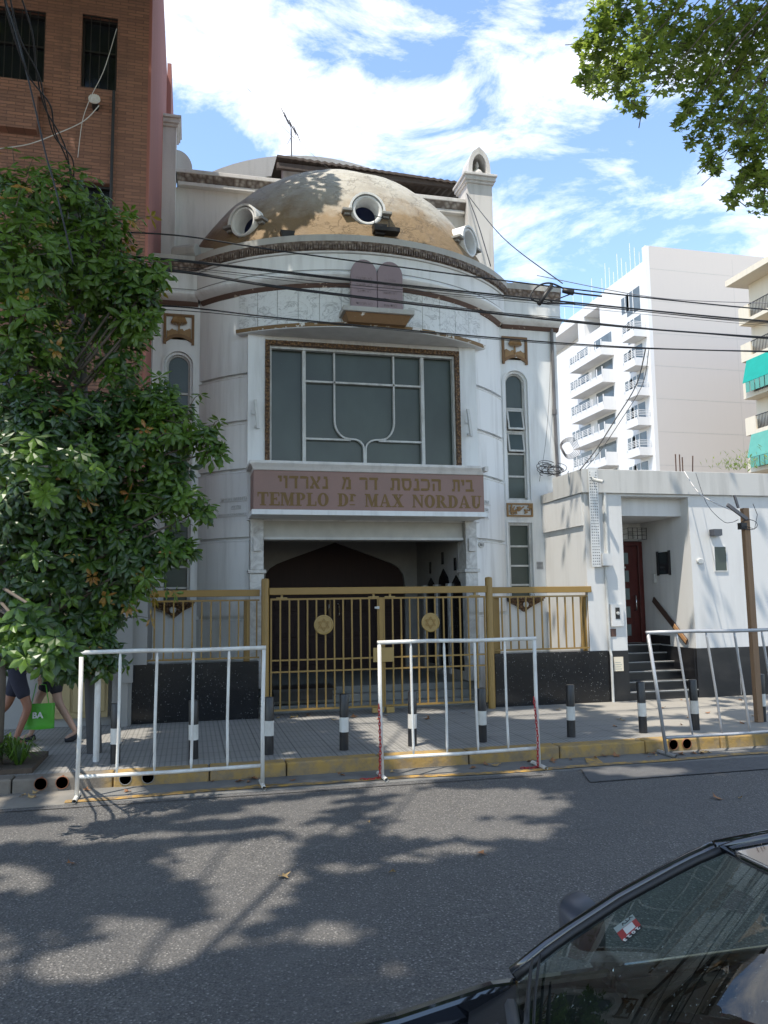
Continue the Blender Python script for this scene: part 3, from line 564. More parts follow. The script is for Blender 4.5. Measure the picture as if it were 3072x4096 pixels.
# --- name board
YS = 12.24; s0, s1 = .91, 4.635
NB = MB().box(s0, s1, YS, 12.92, 3.10, 3.71).build('name_board', 'sign_granite', T0, bevel=.004)
for xx in (2.15, 3.40): pass
m = MB(); m.prism([(s0-.07, YS-.09, 3.85), (s0-.07, YS-.09, 3.81), (s0-.03, YS-.05, 3.76), (s0, YS-.02, 3.711), (s0, 12.92, 3.711), (s0, 12.92, 3.85)], (s1-s0, 0, 0)); m.box(s0-.07, s0, YS-.085, 12.92, 3.79, 3.849); m.box(s1, s1+.06, YS-.085, 12.92, 3.77, 3.849)
m.build('window_ledge', 'old_white', T0, bevel=.005); MB().box(s0-.03, s1+.03, YS-.06, 12.95, 3.02, 3.098).build('board_soffit', 'white_paint', T0, bevel=.004)
GL = {}
def glyph(ch):
    q = []; st = .24
    def r(*a): q.append([(a[0], a[1]), (a[2], a[1]), (a[2], a[3]), (a[0], a[3])])
    def bowl(cx, cy, rx, ry, ix, iy, a0, a1, n=12):
        for k in range(n):
            t0, t1 = R(a0+(a1-a0)*k/n), R(a0+(a1-a0)*(k+1)/n); q.append([(cx+rx*math.cos(t0), cy+ry*math.sin(t0)), (cx+rx*math.cos(t1), cy+ry*math.sin(t1)), (cx+ix*math.cos(t1), cy+iy*math.sin(t1)), (cx+ix*math.cos(t0), cy+iy*math.sin(t0))])
    if ch == 'T': r(.28, .08, .52, .88); r(0, .88, .8, 1); r(0, .66, .08, .88); r(.72, .66, .8, .88); r(.18, 0, .62, .08); w = .8
    elif ch == 'E': r(.1, .1, .34, .9); r(0, .9, .74, 1); r(0, 0, .76, .1); r(.34, .45, .56, .56); r(.66, .7, .74, .9); r(.68, .1, .76, .3); r(.5, .38, .57, .63); w = .76
    elif ch == 'M': r(.07, .08, .17, .9); r(.72, .08, .95, .9); r(0, 0, .26, .08); r(.62, 0, 1.04, .08); r(-.02, .9, .2, 1); r(.84, .9, 1.04, 1); q.append([(.12, 1), (.38, 1), (.58, .3), (.48, .0)]); q.append([(.48, 0), (.56, .0), (.86, 1), (.76, 1)]); w = 1.04
    elif ch == 'P': r(.1, .08, .34, .92); r(0, 0, .46, .08); r(0, .92, .4, 1); bowl(.38, .71, .36, .29, .13, .2, -90, 90); w = .76
    elif ch == 'L': r(.1, .1, .34, .92); r(0, .92, .46, 1); r(0, 0, .74, .1); r(.66, .1, .74, .34); w = .76
    elif ch == 'O': bowl(.42, .5, .42, .52, .17, .42, 0, 360, 24); w = .84
    elif ch == 'D': r(.1, .08, .34, .92); r(0, 0, .4, .08); r(0, .92, .4, 1); bowl(.38, .5, .44, .5, .19, .41, -90, 90, 16); w = .84
    elif ch == 'r': r(.08, .46, .28, .9); r(0, .40, .36, .46); r(.0, .9, .26, .97); bowl(.28, .74, .26, .24, .1, .12, 20, 100, 6); r(.02, .10, .44, .18); w = .52
    elif ch == 'A': q.append([(.1, .08), (.2, .08), (.44, .86), (.4, 1)]); q.append([(.4, 1), (.52, 1), (.86, .08), (.6, .08)]); r(.22, .28, .58, .37); r(0, 0, .32, .08); r(.5, 0, .96, .08); w = .94
    elif ch == 'X': q.append([(.1, .92), (.38, .92), (.84, .08), (.56, .08)]); q.append([(.14, .08), (.24, .08), (.78, .92), (.66, .92)]); r(0, .92, .46, 1); r(.56, .92, .88, 1); r(0, 0, .34, .08); r(.46, 0, .94, .08); w = .92
    elif ch == 'N': r(.09, .08, .18, .9); r(.72, .1, .82, .92); r(0, 0, .28, .08); r(.62, .92, .92, 1); q.append([(.0, 1), (.28, 1), (.86, .0), (.74, 0)]); w = .92
    elif ch == 'R': r(.1, .08, .34, .92); r(0, 0, .44, .08); r(0, .92, .4, 1); bowl(.38, .73, .34, .27, .12, .18, -90, 90); q.append([(.38, .46), (.6, .48), (.9, .06), (.62, .06)]); r(.62, 0, .94, .07); w = .9
    elif ch == 'U': r(.1, .35, .34, .92); r(.64, .35, .74, .92); r(0, .92, .46, 1); r(.54, .92, .86, 1); bowl(.42, .36, .32, .38, .1, .27, 180, 360, 12); w = .86
    else: w = .3
    return q, w
def setline(mb, txt, x0, x1, z0, h, y):
    ws = []; tot = 0
    for ch in txt: q, w = glyph(ch); w = .62 if ch == ' ' else w+.07; ws.append(w); tot += w
    k = (x1-x0)/tot; x = x0; c = 0
    for ch, w in zip(txt, ws):
        for poly in glyph(ch)[0] if ch != ' ' else []:
            c += 1; mb.xz([(x+a*k, z0+b*h*(1 if ch != 'r' else 1)) for a, b in poly], y-.004-.0003*(c % 9), y+.01)
        x += w*k
LTXT = 'TEMPLO Dr MAX NORDAU'; ws = [(.62 if ch == ' ' else glyph(ch)[1]+.07) for ch in LTXT]; kk = (4.60-.97)/sum(ws); pos = 0
for word in LTXT.split(' '):
    i0 = LTXT.index(word); xa = .97+kk*sum(ws[:i0]); xb = xa+kk*sum(ws[i0:i0+len(word)]); g = MB(); setline(g, word, xa, xb, 3.165, .205, YS); g.build('board_word', 'letter_gold', NB)
def heb(ch):
    """block Hebrew letters, unit height, drawn with heavy horizontals"""
    q = []; r = lambda a, b, c, d: q.append([(a, b), (c, b), (c, d), (a, d)])
    if ch == 'ב': r(.02, .80, .60, 1); r(.44, .2, .62, .80); r(0, 0, .74, .2); w = .74
    elif ch == 'י': r(.0, .8, .2, 1); r(.12, .52, .28, .8); r(.2, .8, .28, 1); w = .28
    elif ch == 'ת': r(.06, .8, .62, 1); r(.52, 0, .70, .8); r(.14, .2, .28, .8); r(0, 0, .24, .2); r(.62, .8, .70, .96); w = .70
    elif ch == 'ה': r(.0, .8, .60, 1); r(.50, 0, .68, .8); r(.08, 0, .22, .62); r(.60, .8, .68, .96); w = .68
    elif ch == 'כ': r(.02, .80, .48, 1); r(.48, .72, .60, .94); r(.50, .28, .66, .72); r(.48, .06, .60, .28); r(.0, 0, .48, .2); w = .66
    elif ch == 'נ': r(.1, .80, .36, 1); r(.24, .2, .40, .80); r(0, 0, .42, .2); w = .42
    elif ch == 'ס': r(.0, .80, .66, 1); r(.04, .34, .20, .8); r(.56, .34, .72, .8); q.append([(.04, .34), (.20, .34), (.32, .16), (.18, .0)]); q.append([(.56, .34), (.72, .34), (.58, .0), (.44, .16)]); r(.18, .0, .58, .155); w = .74
    elif ch == 'ד': r(.0, .80, .66, 1); r(.40, 0, .58, .80); w = .66
    elif ch == 'ר': r(.0, .80, .52, 1); r(.52, .74, .60, .94); r(.44, 0, .60, .74); w = .60
    elif ch == 'מ': r(.30, .8, .60, 1); r(.50, .2, .68, .8); r(.34, 0, .70, .2); q.append([(0, 0), (.15, 0), (.34, .72), (.24, .95)]); q.append([(.04, 1), (.2, 1), (.32, .8), (.22, .62)]); w = .72
    elif ch == 'א': q.append([(.0, 1), (.2, 1), (.74, 0), (.5, 0)]); q.append([(.46, .58), (.56, .46), (.74, .78), (.62, .80)]); r(.56, .78, .76, 1); q.append([(.24, .62), (.34, .44), (.16, .18), (.08, .2)]); r(.0, 0, .26, .2); w = .78
    elif ch == 'ו': r(.0, .8, .2, 1); r(.12, 0, .28, .8); r(.2, .8, .28, 1); w = .28
    return q, w
c = 0
for word, xl, xr in (('בית', 4.09, 4.46), ('הכנסת', 3.06, 3.90), ('דר', 2.56, 2.86), ('מ', 2.275, 2.43), ('נארדוי', 1.28, 2.06)):
    g = MB(); gl = [heb(ch) for ch in reversed(word)]; tot = sum(w for _, w in gl)+.13*(len(gl)-1); k = (xr-xl)/tot; x = xl
    for q_, w in gl:
        for poly in q_: c += 1; g.xz([(x+a*k, 3.435+b*.195) for a, b in poly], YS-.004-.0003*(c % 9), YS+.01)
        x += (w+.13)*k
    g.build('hebrew_word', 'letter_gold', NB)
# relief lettering on drum
for side, lines in ((0, (('SIMON BRENTA', .67, 3.345, .07), ('AV 733', .70, 3.22, .055), ('DIRECTOR CONSTRUCTOR', .66, 3.10, .048))), (1, (('ING. JORGE', 4.94, 3.36, .075), ('INGENIERO', 4.93, 3.23, .06), ('DIRECTOR', 4.93, 3.11, .06)))):
    g = MB()
    for txt, xc_, z, h in lines:
        me = textmesh(txt, h*1.1, ext=.006); W_ = max(v.co.x for v in me.vertices)
        for v in me.vertices:
            a = az(xc_, RD)+v.co.x/RD*(.9 if side else 1); rr = RD+.008+v.co.z; v.co = Vector((CX+rr*math.sin(a), CY-rr*math.cos(a), z+v.co.y))
        g.add([v.co for v in me.vertices], [tuple(p.vertices) for p in me.polygons]); D2.meshes.remove(me)
        g.ring([(RD+.0, z-.022), (RD+.018, z-.022), (RD+.018, z-.008), (RD, z-.008)], CX, CY, az(xc_, RD)-W_/RD*1.05, az(xc_, RD)+W_/RD*1.05, 6)
    g.build('relief_lettering', 'dull_white', T0, fix=False)
# --- doorway
dx0, dx1 = 1.13, 4.50; Y0 = 12.93
m = MB(); m.box(dx0, dx1, Y0+.03, Y0+.3, 2.74, 3.02); m.build('door_lintel', 'lintel_beige', T0); MB().box(dx0, dx1, Y0-.01, Y0+.32, 2.695, 2.738).build('lintel_trim', 'dull_white', T0, bevel=.004)
for xa, xb in ((.90, 1.128), (4.502, 4.72)):
    q = MB(); q.box(xa, xb, Y0-.08, Y0+.3, .35, 2.15); q.box(xa+.01, xb-.01, Y0-.09, Y0+.3, 2.21, 3.019); q.box(xa-.03, xb+.03, Y0-.12, Y0+.3, 2.152, 2.208); q.box(xa+.05, xb-.05, Y0-.13, Y0-.09, 2.5, 2.72); q.build('door_jamb', 'stained_marble', T0, bevel=.006)
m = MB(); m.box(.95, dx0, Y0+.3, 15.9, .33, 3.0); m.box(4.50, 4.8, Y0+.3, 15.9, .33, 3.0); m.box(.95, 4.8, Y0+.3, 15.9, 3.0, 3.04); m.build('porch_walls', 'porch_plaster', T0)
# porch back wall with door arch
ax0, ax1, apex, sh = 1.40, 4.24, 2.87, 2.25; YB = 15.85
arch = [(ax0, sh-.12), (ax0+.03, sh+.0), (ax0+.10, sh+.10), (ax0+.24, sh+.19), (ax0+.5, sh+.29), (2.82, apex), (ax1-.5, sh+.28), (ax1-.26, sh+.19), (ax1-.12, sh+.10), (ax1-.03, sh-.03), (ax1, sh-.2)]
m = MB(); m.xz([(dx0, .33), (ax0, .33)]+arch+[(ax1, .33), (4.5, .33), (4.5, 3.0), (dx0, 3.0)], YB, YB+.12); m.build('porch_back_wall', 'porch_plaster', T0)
DR = MB().xz([(ax0-.05, .33)]+[(x, z+.03) for x, z in arch]+[(ax1+.05, .33)], YB+.10, YB+.2).build('double_door', 'door_wood', T0)
m = MB()
for k in range(4):
    a = ax0+.05+k*.71; 
    for z0, z1 in ((.45, .95), (1.0, 1.45), (1.5, 1.82)): m.box(a+.06, a+.63, YB+.075, YB+.10, z0, z1); m.box(a+.14, a+.55, YB+.055, YB+.075, z0+.07, z1-.07)
m.box(ax0, ax1, YB+.06, YB+.1, 1.86, 1.93); m.build('door_panels', 'door_wood', DR, bevel=.01); 
m = MB(); m.box(2.67, 2.72, YB+.02, YB+.06, 1.35, 1.75); m.tube([(2.86, YB+.05, 1.4), (2.88, YB-.0, 1.42), (2.88, YB-.0, 1.62), (2.86, YB+.05, 1.64)], .012, 6); m.build('door_handle', 'gilt_edge', DR)
# memorial plaques on the right porch wall
for k, yy in enumerate((13.34, 14.05, 14.85)):
    q = MB(); w2, zt_, pk = (.31, 1.8, 2.12) if k != 1 else (.36, 1.86, 2.26)
    q.prism([(4.485, yy-w2, .5), (4.485, yy+w2, .5), (4.485, yy+w2, zt_), (4.485, yy+w2*.7, zt_+(pk-zt_)*.6), (4.485, yy, pk), (4.485, yy-w2*.7, zt_+(pk-zt_)*.6), (4.485, yy-w2, zt_)], (.014, 0, 0)); q.box(4.47, 4.484, yy-.05, yy+.05, pk+.08, pk+.3)
    q.build('memorial_plaque', 'black_granite', T0)
m = MB()
for yy in (13.68, 14.45, 15.25): m.box(4.45, 4.499, yy-.05, yy+.05, .4, 1.9); m.box(4.43, 4.499, yy-.07, yy+.07, 1.9, 1.98)
m.build('plaque_column', 'stained_marble', T0)
m = MB(); m.box(.92, 4.8, 12.98, 16, .1, .33); m.box(.92, 4.8, 12.76, 12.98, .05, .225); m.box(.92, 4.8, 12.54, 12.76, 0, .115); m.build('entrance_steps', 'step_stone', T0, bevel=.008)
m = MB(); m.box(1.25, 2.15, 12.46, 12.97, .19, .36); m.box(1.22, 2.18, 12.3, 12.96, .345, .385); tag(m.build('wooden_ramp', 'black_tile'), 'low black platform on the left of the temple steps behind the gate', 'platform')
# --- nave front wall behind the dome
m = MB(); m.box(-.72, 6.2, 17, 17.3, 7, 10.62); m.build('nave_wall', 'old_white', T0)
m = MB(); m.box(-.38, 6.1, 16.86, 17.3, 10.62, 10.70); m.box(-.45, 6.18, 16.80, 17.3, 10.87, 10.96); m.build('nave_coping', 'old_white', T0, bevel=.01)
MB().prism([(-.40, 16.9, 10.70), (-.40, 16.82, 10.87), (-.40, 17.2, 10.87), (-.40, 17.2, 10.70)], (6.55, 0, 0)).build('nave_ornament', 'grey_ornament', T0)
def pier(x0, x1, ztop, name='corner_pier'):
    q = MB(); q.box(x0, x1, 16.72, 17.35, 7, ztop); q.box(x0-.04, x1+.04, 16.68, 17.4, ztop, ztop+.06); q.box(x0-.07, x1+.07, 16.64, 17.43, ztop+.061, ztop+.16); q.box(x0-.1, x1+.1, 16.6, 17.46, ztop+.161, ztop+.22); return q.build(name, 'old_white', T0, bevel=.008)
pr = pier(6.12, 6.74, 11.32); pier(-.74, -.42, 11.82)
m = MB(); xc_, zb_ = 6.43, 11.54; no = []; ni = []
for k in range(13):
    t = math.pi*k/12; no.append((xc_+.27*math.cos(t)*(1-.12*math.sin(t)), zb_+.12+.52*math.sin(t)**.8*(1 if k != 6 else 1.08))); ni.append((xc_+.18*math.cos(t), zb_+.12+.38*math.sin(t)))
no = [(xc_+.27, zb_)]+no+[(xc_-.27, zb_)]; ni = [(xc_+.18, zb_)]+ni+[(xc_-.18, zb_)]
for k in range(len(no)-1): m.xz([no[k], no[k+1], ni[k+1], ni[k]], 16.68, 17.2)
m.xz(ni, 17.12, 17.18); fn = m.build('niche', 'old_white', pr); q = MB(); q.lathe([(.0, .42), (.02, .38), (.045, .32), (.05, .27), (.02, .24), (.1, .16), (.15, .08), (.13, .0)], (xc_, 16.85, zb_), 14); q.build('finial', 'old_white', pr, True)
m = MB(); m.xz([(-.42, 11.2)]+[(-.42+.34*math.sin(t), 11.0+.42*math.cos(t)) for t in [math.pi/2*k/8 for k in range(9)]]+[(-.42, 10.9)], 16.9, 17.2); m.build('scroll', 'old_white', T0)
# arched gable, glazed lunette, store and corrugated roof behind the nave wall
m = MB(); c_ = (3.1, 9.0); 
for k in range(20):
    t0, t1 = R(50+90*k/20), R(50+90*(k+1)/20)
    m.xz([(c_[0]+r_*math.cos(t)*1.18, c_[1]+r_*math.sin(t)) for r_, t in ((4.05, t0), (4.05, t1), (3.55, t1), (3.55, t0))], 19.3, 19.9)
m.build('arched_gable', 'weathered_stone', T0); MB().xz([(c_[0]+3.54*1.18*math.cos(R(50+90*k/20)), c_[1]+3.54*math.sin(R(50+90*k/20))) for k in range(21)], 19.6, 19.65).build('lunette_glass', 'fabric_awning', T0)
m = MB(); m.box(2.02, 2.5, 18.2, 18.6, 10, 12.12); m.box(2.5, 7.1, 18.9, 19.2, 10, 11.9); m.build('store_wall', 'old_white', T0); MB().xz([(3.2, 11.25), (4.6, 11.25), (4.9, 11.1), (6.0, 11.1), (6.0, 11.16), (4.95, 11.17), (4.65, 11.33), (3.2, 11.33)], 18.6, 18.9).build('old_pipe', 'corrugated', T0)
m = MB(); n = 60; yl_ = (17.9, 19.4)
for i in range(n):
    xa, xb = 1.85+5.25*i/n, 1.85+5.25*(i+1)/n; zz = lambda x: 12.16-.035*(x-1.85)+.018*math.sin((x-1.85)*2*math.pi/.18)
    m.add([(xa, yl_[0], zz(xa)), (xb, yl_[0], zz(xb)), (xb, yl_[1], zz(xb)+.25), (xa, yl_[1], zz(xa)+.25)]+[(xa, yl_[0], zz(xa)-.06), (xb, yl_[0], zz(xb)-.06), (xb, yl_[1], zz(xb)+.19), (xa, yl_[1], zz(xa)+.19)], [(0, 1, 2, 3), (7, 6, 5, 4), (0, 4, 5, 1)])
m.box(1.85, 7.05, 17.95, 18.05, 11.86, 12.0); m.build('corrugated_roof', 'corrugated', T0)
m = MB(); m.tube([(-.35, 13.9, 7.75), (.05, 13.7, 7.75)], .14, 14); m.box(.08, .5, 14.1, 14.5, 7.3, 7.85); m.box(.02, .56, 14.0, 14.55, 7.85, 7.98); m.build('broken_finial', 'weathered_stone', T0, bevel=.02)
m = MB(); m.prism([(5.9, 13.7, 7.62), (6.5, 13.7, 7.62), (6.4, 14.3, 7.82), (6.0, 14.3, 7.82)], (0, 0, .06)); m.build('roof_slab', 'weathered_stone', T0)
# things fixed to the building, lifted away on their own
def floodlight(p, lab, arm=False):
    t = thing('floodlight', lab, 'floodlight', p, 'floodlights on the dome'); x, y, z = p
    q = MB(); q.prism([(x-.12, y, z+.12), (x+.12, y, z+.12), (x+.08, y, z-.06), (x-.08, y, z-.06)], (0, .16, 0)); q.build('housing', 'dark_iron', t)
    q = MB()
    if arm: q.tube([(x-.05, y+.1, z), (x-.28, y+.25, z-.30)], .025, 6); q.obox((x+.1, y+.02, z+.01), (.22, 0, .0), (0, .1, 0), (0, 0, .035)); q.tube([(x-.1, y, z+.05), (x-.1, y, z+.25), (x+.15, y, z+.22), (x+.15, y, z+.02)], .008, 5)
    else: q.tube([(x, y+.05, z-.05), (x+.02, y+.2, z-.3)], .02, 6)
    q.build('mount', 'dark_iron', t)
p = at(622, 512, 12.75); floodlight((p.x, p.y, p.z), 'small black floodlight on the dome rim between the left and middle round windows')
p = at(822, 498, 12.55); floodlight((p.x, p.y, p.z), 'dark floodlight on an angled arm just below the middle round window', True)
a_ = thing('roof_aerial', 'thin television aerial on a mast above the corrugated roof', 'aerial', (2.14, 17.5, 11.5)); b1 = at(630, 348, 18.0); b2 = at(629, 278, 18.0)
MB().tube([b1, b2], .018, 6).build('mast', 'cable_grey', a_); q = MB(); c1, c2 = at(614, 249, 18.0), at(644, 293, 18.0); q.tube([c1, c2], .016, 5)
for k in (0.05, .25, .6, .92): pp = c1.lerp(c2, k); q.tube([pp+Vector((-.12, -.3, -.0)), pp+Vector((.12, .3, 0))], .01, 4)
q.tube([b1.lerp(b2, .75), at(621, 311, 18.0)], .006, 4); q.tube([b1.lerp(b2, .8), at(637, 300, 18)], .006, 4); q.build('boom', 'cable_grey', a_)
t = thing('number_plate', 'small oval white number plate reading 661 right of the temple doorway', 'number plate', (4.8, 12.9, 2.6)); a = az(4.84, RD); c = Vector((CX+(RD+.01)*math.sin(a), CY-(RD+.01)*math.cos(a), 2.63)); ex = Vector((math.cos(a), math.sin(a), 0)); o_ = Vector((math.sin(a), -math.cos(a), 0)); T = fr(c, ex, (0, 0, 1), o_)
MB().lathe([(.085, 0), (.085, .012), (0, .016)], None, 20, T=T @ Matrix.Diagonal((1, .68, 1, 1))).build('plate', 'frame_white', t); g = MB(); addtext(g, '661', .08, T @ Matrix.Translation((0, -.028, .017)), ext=.001); g.build('digits', 'print_black', t, fix=False)
# ================================================================== FENCE, GATE
YG = 12.05
def gz(y, x=820): return at(x, y, YG).z
def plinth(x0, x1, lab):
    o = MB().box(x0, x1, 12.13, 12.45, 0, .83).build('plinth_wall', 'black_granite', bevel=.006, org=((x0+x1)/2, 12.3, 0)); tag(o, lab, 'low wall')
plinth(-.86, .99, 'low black granite wall carrying the left gold railing'); plinth(4.70, 6.68, 'low black speckled granite wall carrying the right gold railing')
MB().box(-.74, -.66, 12.13, 13.74, 0, 1.0)
def railing(x0, x1, n, lab, posts):
    t = thing('railing', lab, 'railing', ((x0+x1)/2, YG+.12, .83)); Y = YG+.12
    q = MB(); q.box(x0, x1, Y-.06, Y+.04, 1.785, 1.885); q.build('top_rail', 'gate_gold', t, bevel=.006)
    q = MB(); q.box(x0+.01, x1, Y-.012, Y+.012, 1.715, 1.74); q.box(x0+.01, x1, Y-.012, Y+.012, .87, .895)
    for i in range(n): x = x0+.06+(x1-x0-.1)*i/(n-1); q.box(x-.011, x+.011, Y-.011, Y+.011, .896, 1.714)
    q.build('bars', 'gate_gold', t)
    for x, w in posts: MB().box(x-w, x+w, Y+.06, Y+.14, .83, 1.74).build('post', 'gate_gold', t, bevel=.004)
railing(-.70, 1.0, 13, 'gold painted bar railing left of the gate, under the leaves of the street tree', [(.82, .045)])
railing(4.66, 6.42, 13, 'gold painted bar railing right of the gate, ending at the white house', [(4.78, .06), (6.36, .03)])
G = thing('entrance_gate', 'gold painted double gate with two star of David roundels in front of the temple steps', 'gate', (2.83, YG, 0))
for x in (1.075, 4.60):
    q = MB(); q.lathe([(.058, 0), (.058, 2.02), (.05, 2.04), (0, 2.05)], (x, YG, .0), 18); q.build('gate_post', 'gate_gold', G, 'auto')
MB().box(1.13, 4.545, YG-.05, YG+.05, 1.80, 1.905).build('cross_beam', 'gate_gold', G, bevel=.006)
def leaf_(x0, x1, n, stile):
    q = MB(); zt, zb = 1.72, .10
    q.box(x0, x1, YG-.014, YG+.014, zt, zt+.028); q.box(x0, x1, YG-.014, YG+.014, zb, zb+.028); q.box(x0, x1, YG-.012, YG+.012, .655, .678); q.box(x0, x1, YG-.012, YG+.012, .825, .848)
    for i in range(n):
        x = x0+.012+(x1-x0-.024)*i/(n-1); q.box(x-.0115, x+.0115, YG-.0115, YG+.0115, zb+.0285, .6545); q.box(x-.0115, x+.0115, YG-.0115, YG+.0115, .6785, .8245); q.box(x-.0115, x+.0115, YG-.0115, YG+.0115, .8485, zt-.0005)
    L = q.build('gate_leaf', 'gate_gold', G); return L
L1 = leaf_(1.15, 2.80, 13, 0); L2 = leaf_(2.87, 4.53, 13, 1)
MB().box(2.80, 2.865, YG-.025, YG+.025, .1, 1.745).build('meeting_stile', 'gate_gold', L1, bevel=.003)
MB().box(2.70, 3.02, YG-.04, YG-.027, .77, .985).build('lock_plate', 'gate_gold_light', L1, bevel=.003)
q = MB(); q.box(2.76, 2.80, YG-.05, YG-.03, 1.57, 1.61); q.box(2.73, 2.77, YG-.055, YG-.03, 1.575, 1.605); q.build('bolt', 'frame_white', L1)
q = MB()
for x in (1.32, 2.72, 2.98, 4.36): q.box(x-.08, x+.08, YG-.02, YG+.02, 1.7485, 1.762); q.box(x-.015, x+.015, YG-.02, YG+.02, 1.7625, 1.80)
q.build('hinge_plate', 'gate_gold_light', G)
q = MB(); q.box(2.68, 2.86, YG-.03, YG+.03, .02, .095); q.box(2.9, 3.02, YG-.03, YG+.03, .01, .095); q.box(4.4, 4.46, YG-.03, YG+.03, 0, .095); q.build('drop_bolt', 'gate_gold_light', G)
for px, L, o in ((699, L1, 0), (929.5, L2, 1)):
    c = at(px, 1349.5 if px < 800 else 1344.5, YG-.03); T = fr(c, (1, 0, 0), (0, 0, 1), (0, -1, 0)); q = MB(); q.lathe([(.146, 0), (.146, .022), (.132, .026), (.128, .016), (0, .016)], None, 36, T=T); Mo = q.build('roundel', 'gate_gold_light', L, 'auto'); q = MB(); kk = 0
    for flip in (1, -1):
        P3 = [Vector((.092*math.sin(2*math.pi*k/3), flip*.092*math.cos(2*math.pi*k/3), .022)) for k in range(3)]
        for k in range(3):
            a, b = T @ P3[k], T @ P3[(k+1) % 3]; d = (b-a)/2; nrm = Vector((-d.z, 0, d.x)).normalized(); kk += 1; q.obox((a+b)/2+Vector((0, -.0006*kk, 0)), d, nrm*.007, (0, .007, 0))
    q.build('star', 'gate_gold', Mo)
# ================================================================== BOLLARDS
B0 = thing('bollard', '', 'bollard', (0, 0, 0), 'black and white pavement bollards'); bh = .63
B = MB(); B.lathe([(.052, 0), (.052, .205)], (0, 0, 0), 20); B.build('lower_band', 'bollard_black', B0, 'auto')
B = MB(); B.lathe([(.0535, .205), (.0535, .37)], (0, 0, 0), 20); B.build('white_band', 'bollard_white', B0, 'auto')
B = MB(); B.lathe([(.052, .37), (.052, bh-.01), (.048, bh), (0, bh+.003)], (0, 0, 0), 20); B.build('upper_band', 'bollard_black', B0, 'auto')
spots = [(248, 1650, 'in tree shade, behind the left end of the first white barrier'), (418, 1642, 'behind the third upright of the first white barrier'), (583, 1633, 'in front of the left gold gate post'), (744, 1621, 'standing clear in front of the left gate leaf'),
 (893, 1613, 'behind the left end of the middle white barrier'), (1043, 1603, 'in front of the right gold gate post'), (1232, 1591, 'in front of the speckled granite wall right of the gate'), (1380, 1580, 'in front of the white house pier and its steps'), (1490, 1573, 'seen through the tilted grey barrier'), (1646, 1558, 'partly hidden by the brown wooden pole at the right edge')]
for i, (px, py, lab) in enumerate(spots):
    p = atZ(px, py, 0); o = B0
    if i:
        o = B0.copy(); COL.objects.link(o)
        for ch in list(B0.children): c = ch.copy(); COL.objects.link(c); c.parent = o
    o.location = (p.x, 9.29 if i < 9 else 9.62, 0); o.rotation_euler = (random.uniform(-.02, .02), random.uniform(-.025, .01), random.uniform(0, 6)); o['label'] = 'black and white bollard '+lab
# ================================================================== BARRIERS
def barrier(name, p0, p1, zt, mat, lab, n=4, lean=(0, 0), foot0=None, foot1=None, dents=0, seed=1, zlow=.19):
    """p0,p1 ground points of the two legs; lean=(x,y) shift of the top"""
    random.seed(seed); a, b = Vector((*p0, ROADZ)), Vector((*p1, ROADZ)); d = (b-a).normalized(); pr = Vector((-d.y, d.x, 0)); L = Vector((lean[0], lean[1], 0))
    t = thing(name, lab, 'barrier', tuple((a+b)/2), 'metal pipe crowd barriers at the kerb'); H = zt-ROADZ
    up = lambda q, h: q+Vector((0, 0, h))+L*(h/H)
    q = MB(); q.tube([up(a, H)-d*.02, up(a.lerp(b, .3), H+.004), up(a.lerp(b, .6), H-.006), up(b, H)+d*.02], .0215, 10); q.build('top_rail', mat, t, True)
    for k, g in enumerate((a, b)):
        q = MB(); q.tube([up(g, .02), up(g, H*.5)+pr*random.uniform(-.006, .006)+d*random.uniform(-.008, .008), up(g, H-.02)], .0205, 10); lg = q.build('leg', mat, t, True)
        f0, f1 = (-.18, .18); q = MB(); q.tube([g+pr*f0+Vector((0, 0, .024)), g+pr*f1+Vector((0, 0, .024))], .021, 10, cap=False); q.tube([g+pr*f0+Vector((0, 0, .024)), g+pr*f1+Vector((0, 0, .024))], .017, 10, cap=False); q.build('foot', mat, lg, True)
    q = MB(); q.tube([up(a, zlow+.02)+d*.02, up(a.lerp(b, .5), zlow+.012), up(b, zlow+.02)-d*.02], .019, 10); q.build('bottom_rail', mat, t, True)
    for k in range(1, n+1):
        g = a.lerp(b, k/(n+1)+random.uniform(-.006, .006)); w = d*random.uniform(-.01, .01); rr = [.009, .0145, .0145, .0145, .009]
        q = MB(); q.tube([up(g, zlow+.03), up(g, zlow+.10), up(g, H*.5)+w, up(g, H-.08), up(g, H-.012)], rr, 8); q.build('upright', mat, t, True)
zt1 = at(175, 1413, 8.28).z; zt2 = at(820, 1387, 8.27).z
b1a, b1b = atZ(165, 1728, ROADZ), atZ(567, 1700, ROADZ)
barrier('crowd_barrier', (b1a.x, b1a.y), (b1b.x, b1b.y), at(371, 1405, 8.28).z, 'barrier_white', 'white painted pipe barrier at the kerb left of the gate, nearest the leafy tree', 4, (0.01, 0), seed=2)
b2a, b2b = atZ(826, 1682, ROADZ), atZ(1165, 1658, ROADZ)
barrier('crowd_barrier', (b2a.x, b2a.y), (b2b.x, b2b.y), at(985, 1384, 8.30).z, 'barrier_white', 'white pipe barrier with a red chain on each leg, in front of the gate', 4, (-.02, -.02), seed=4)
b3a = atZ(1441, 1633, ROADZ); tp = at(1405, 1367, 8.42)
barrier('crowd_barrier', (b3a.x, b3a.y), (b3a.x+1.95, b3a.y+.03), tp.z, 'barrier_silver', 'bare grey pipe barrier tilted to the left in front of the white house', 4, (tp.x-b3a.x, -.06), seed=6)
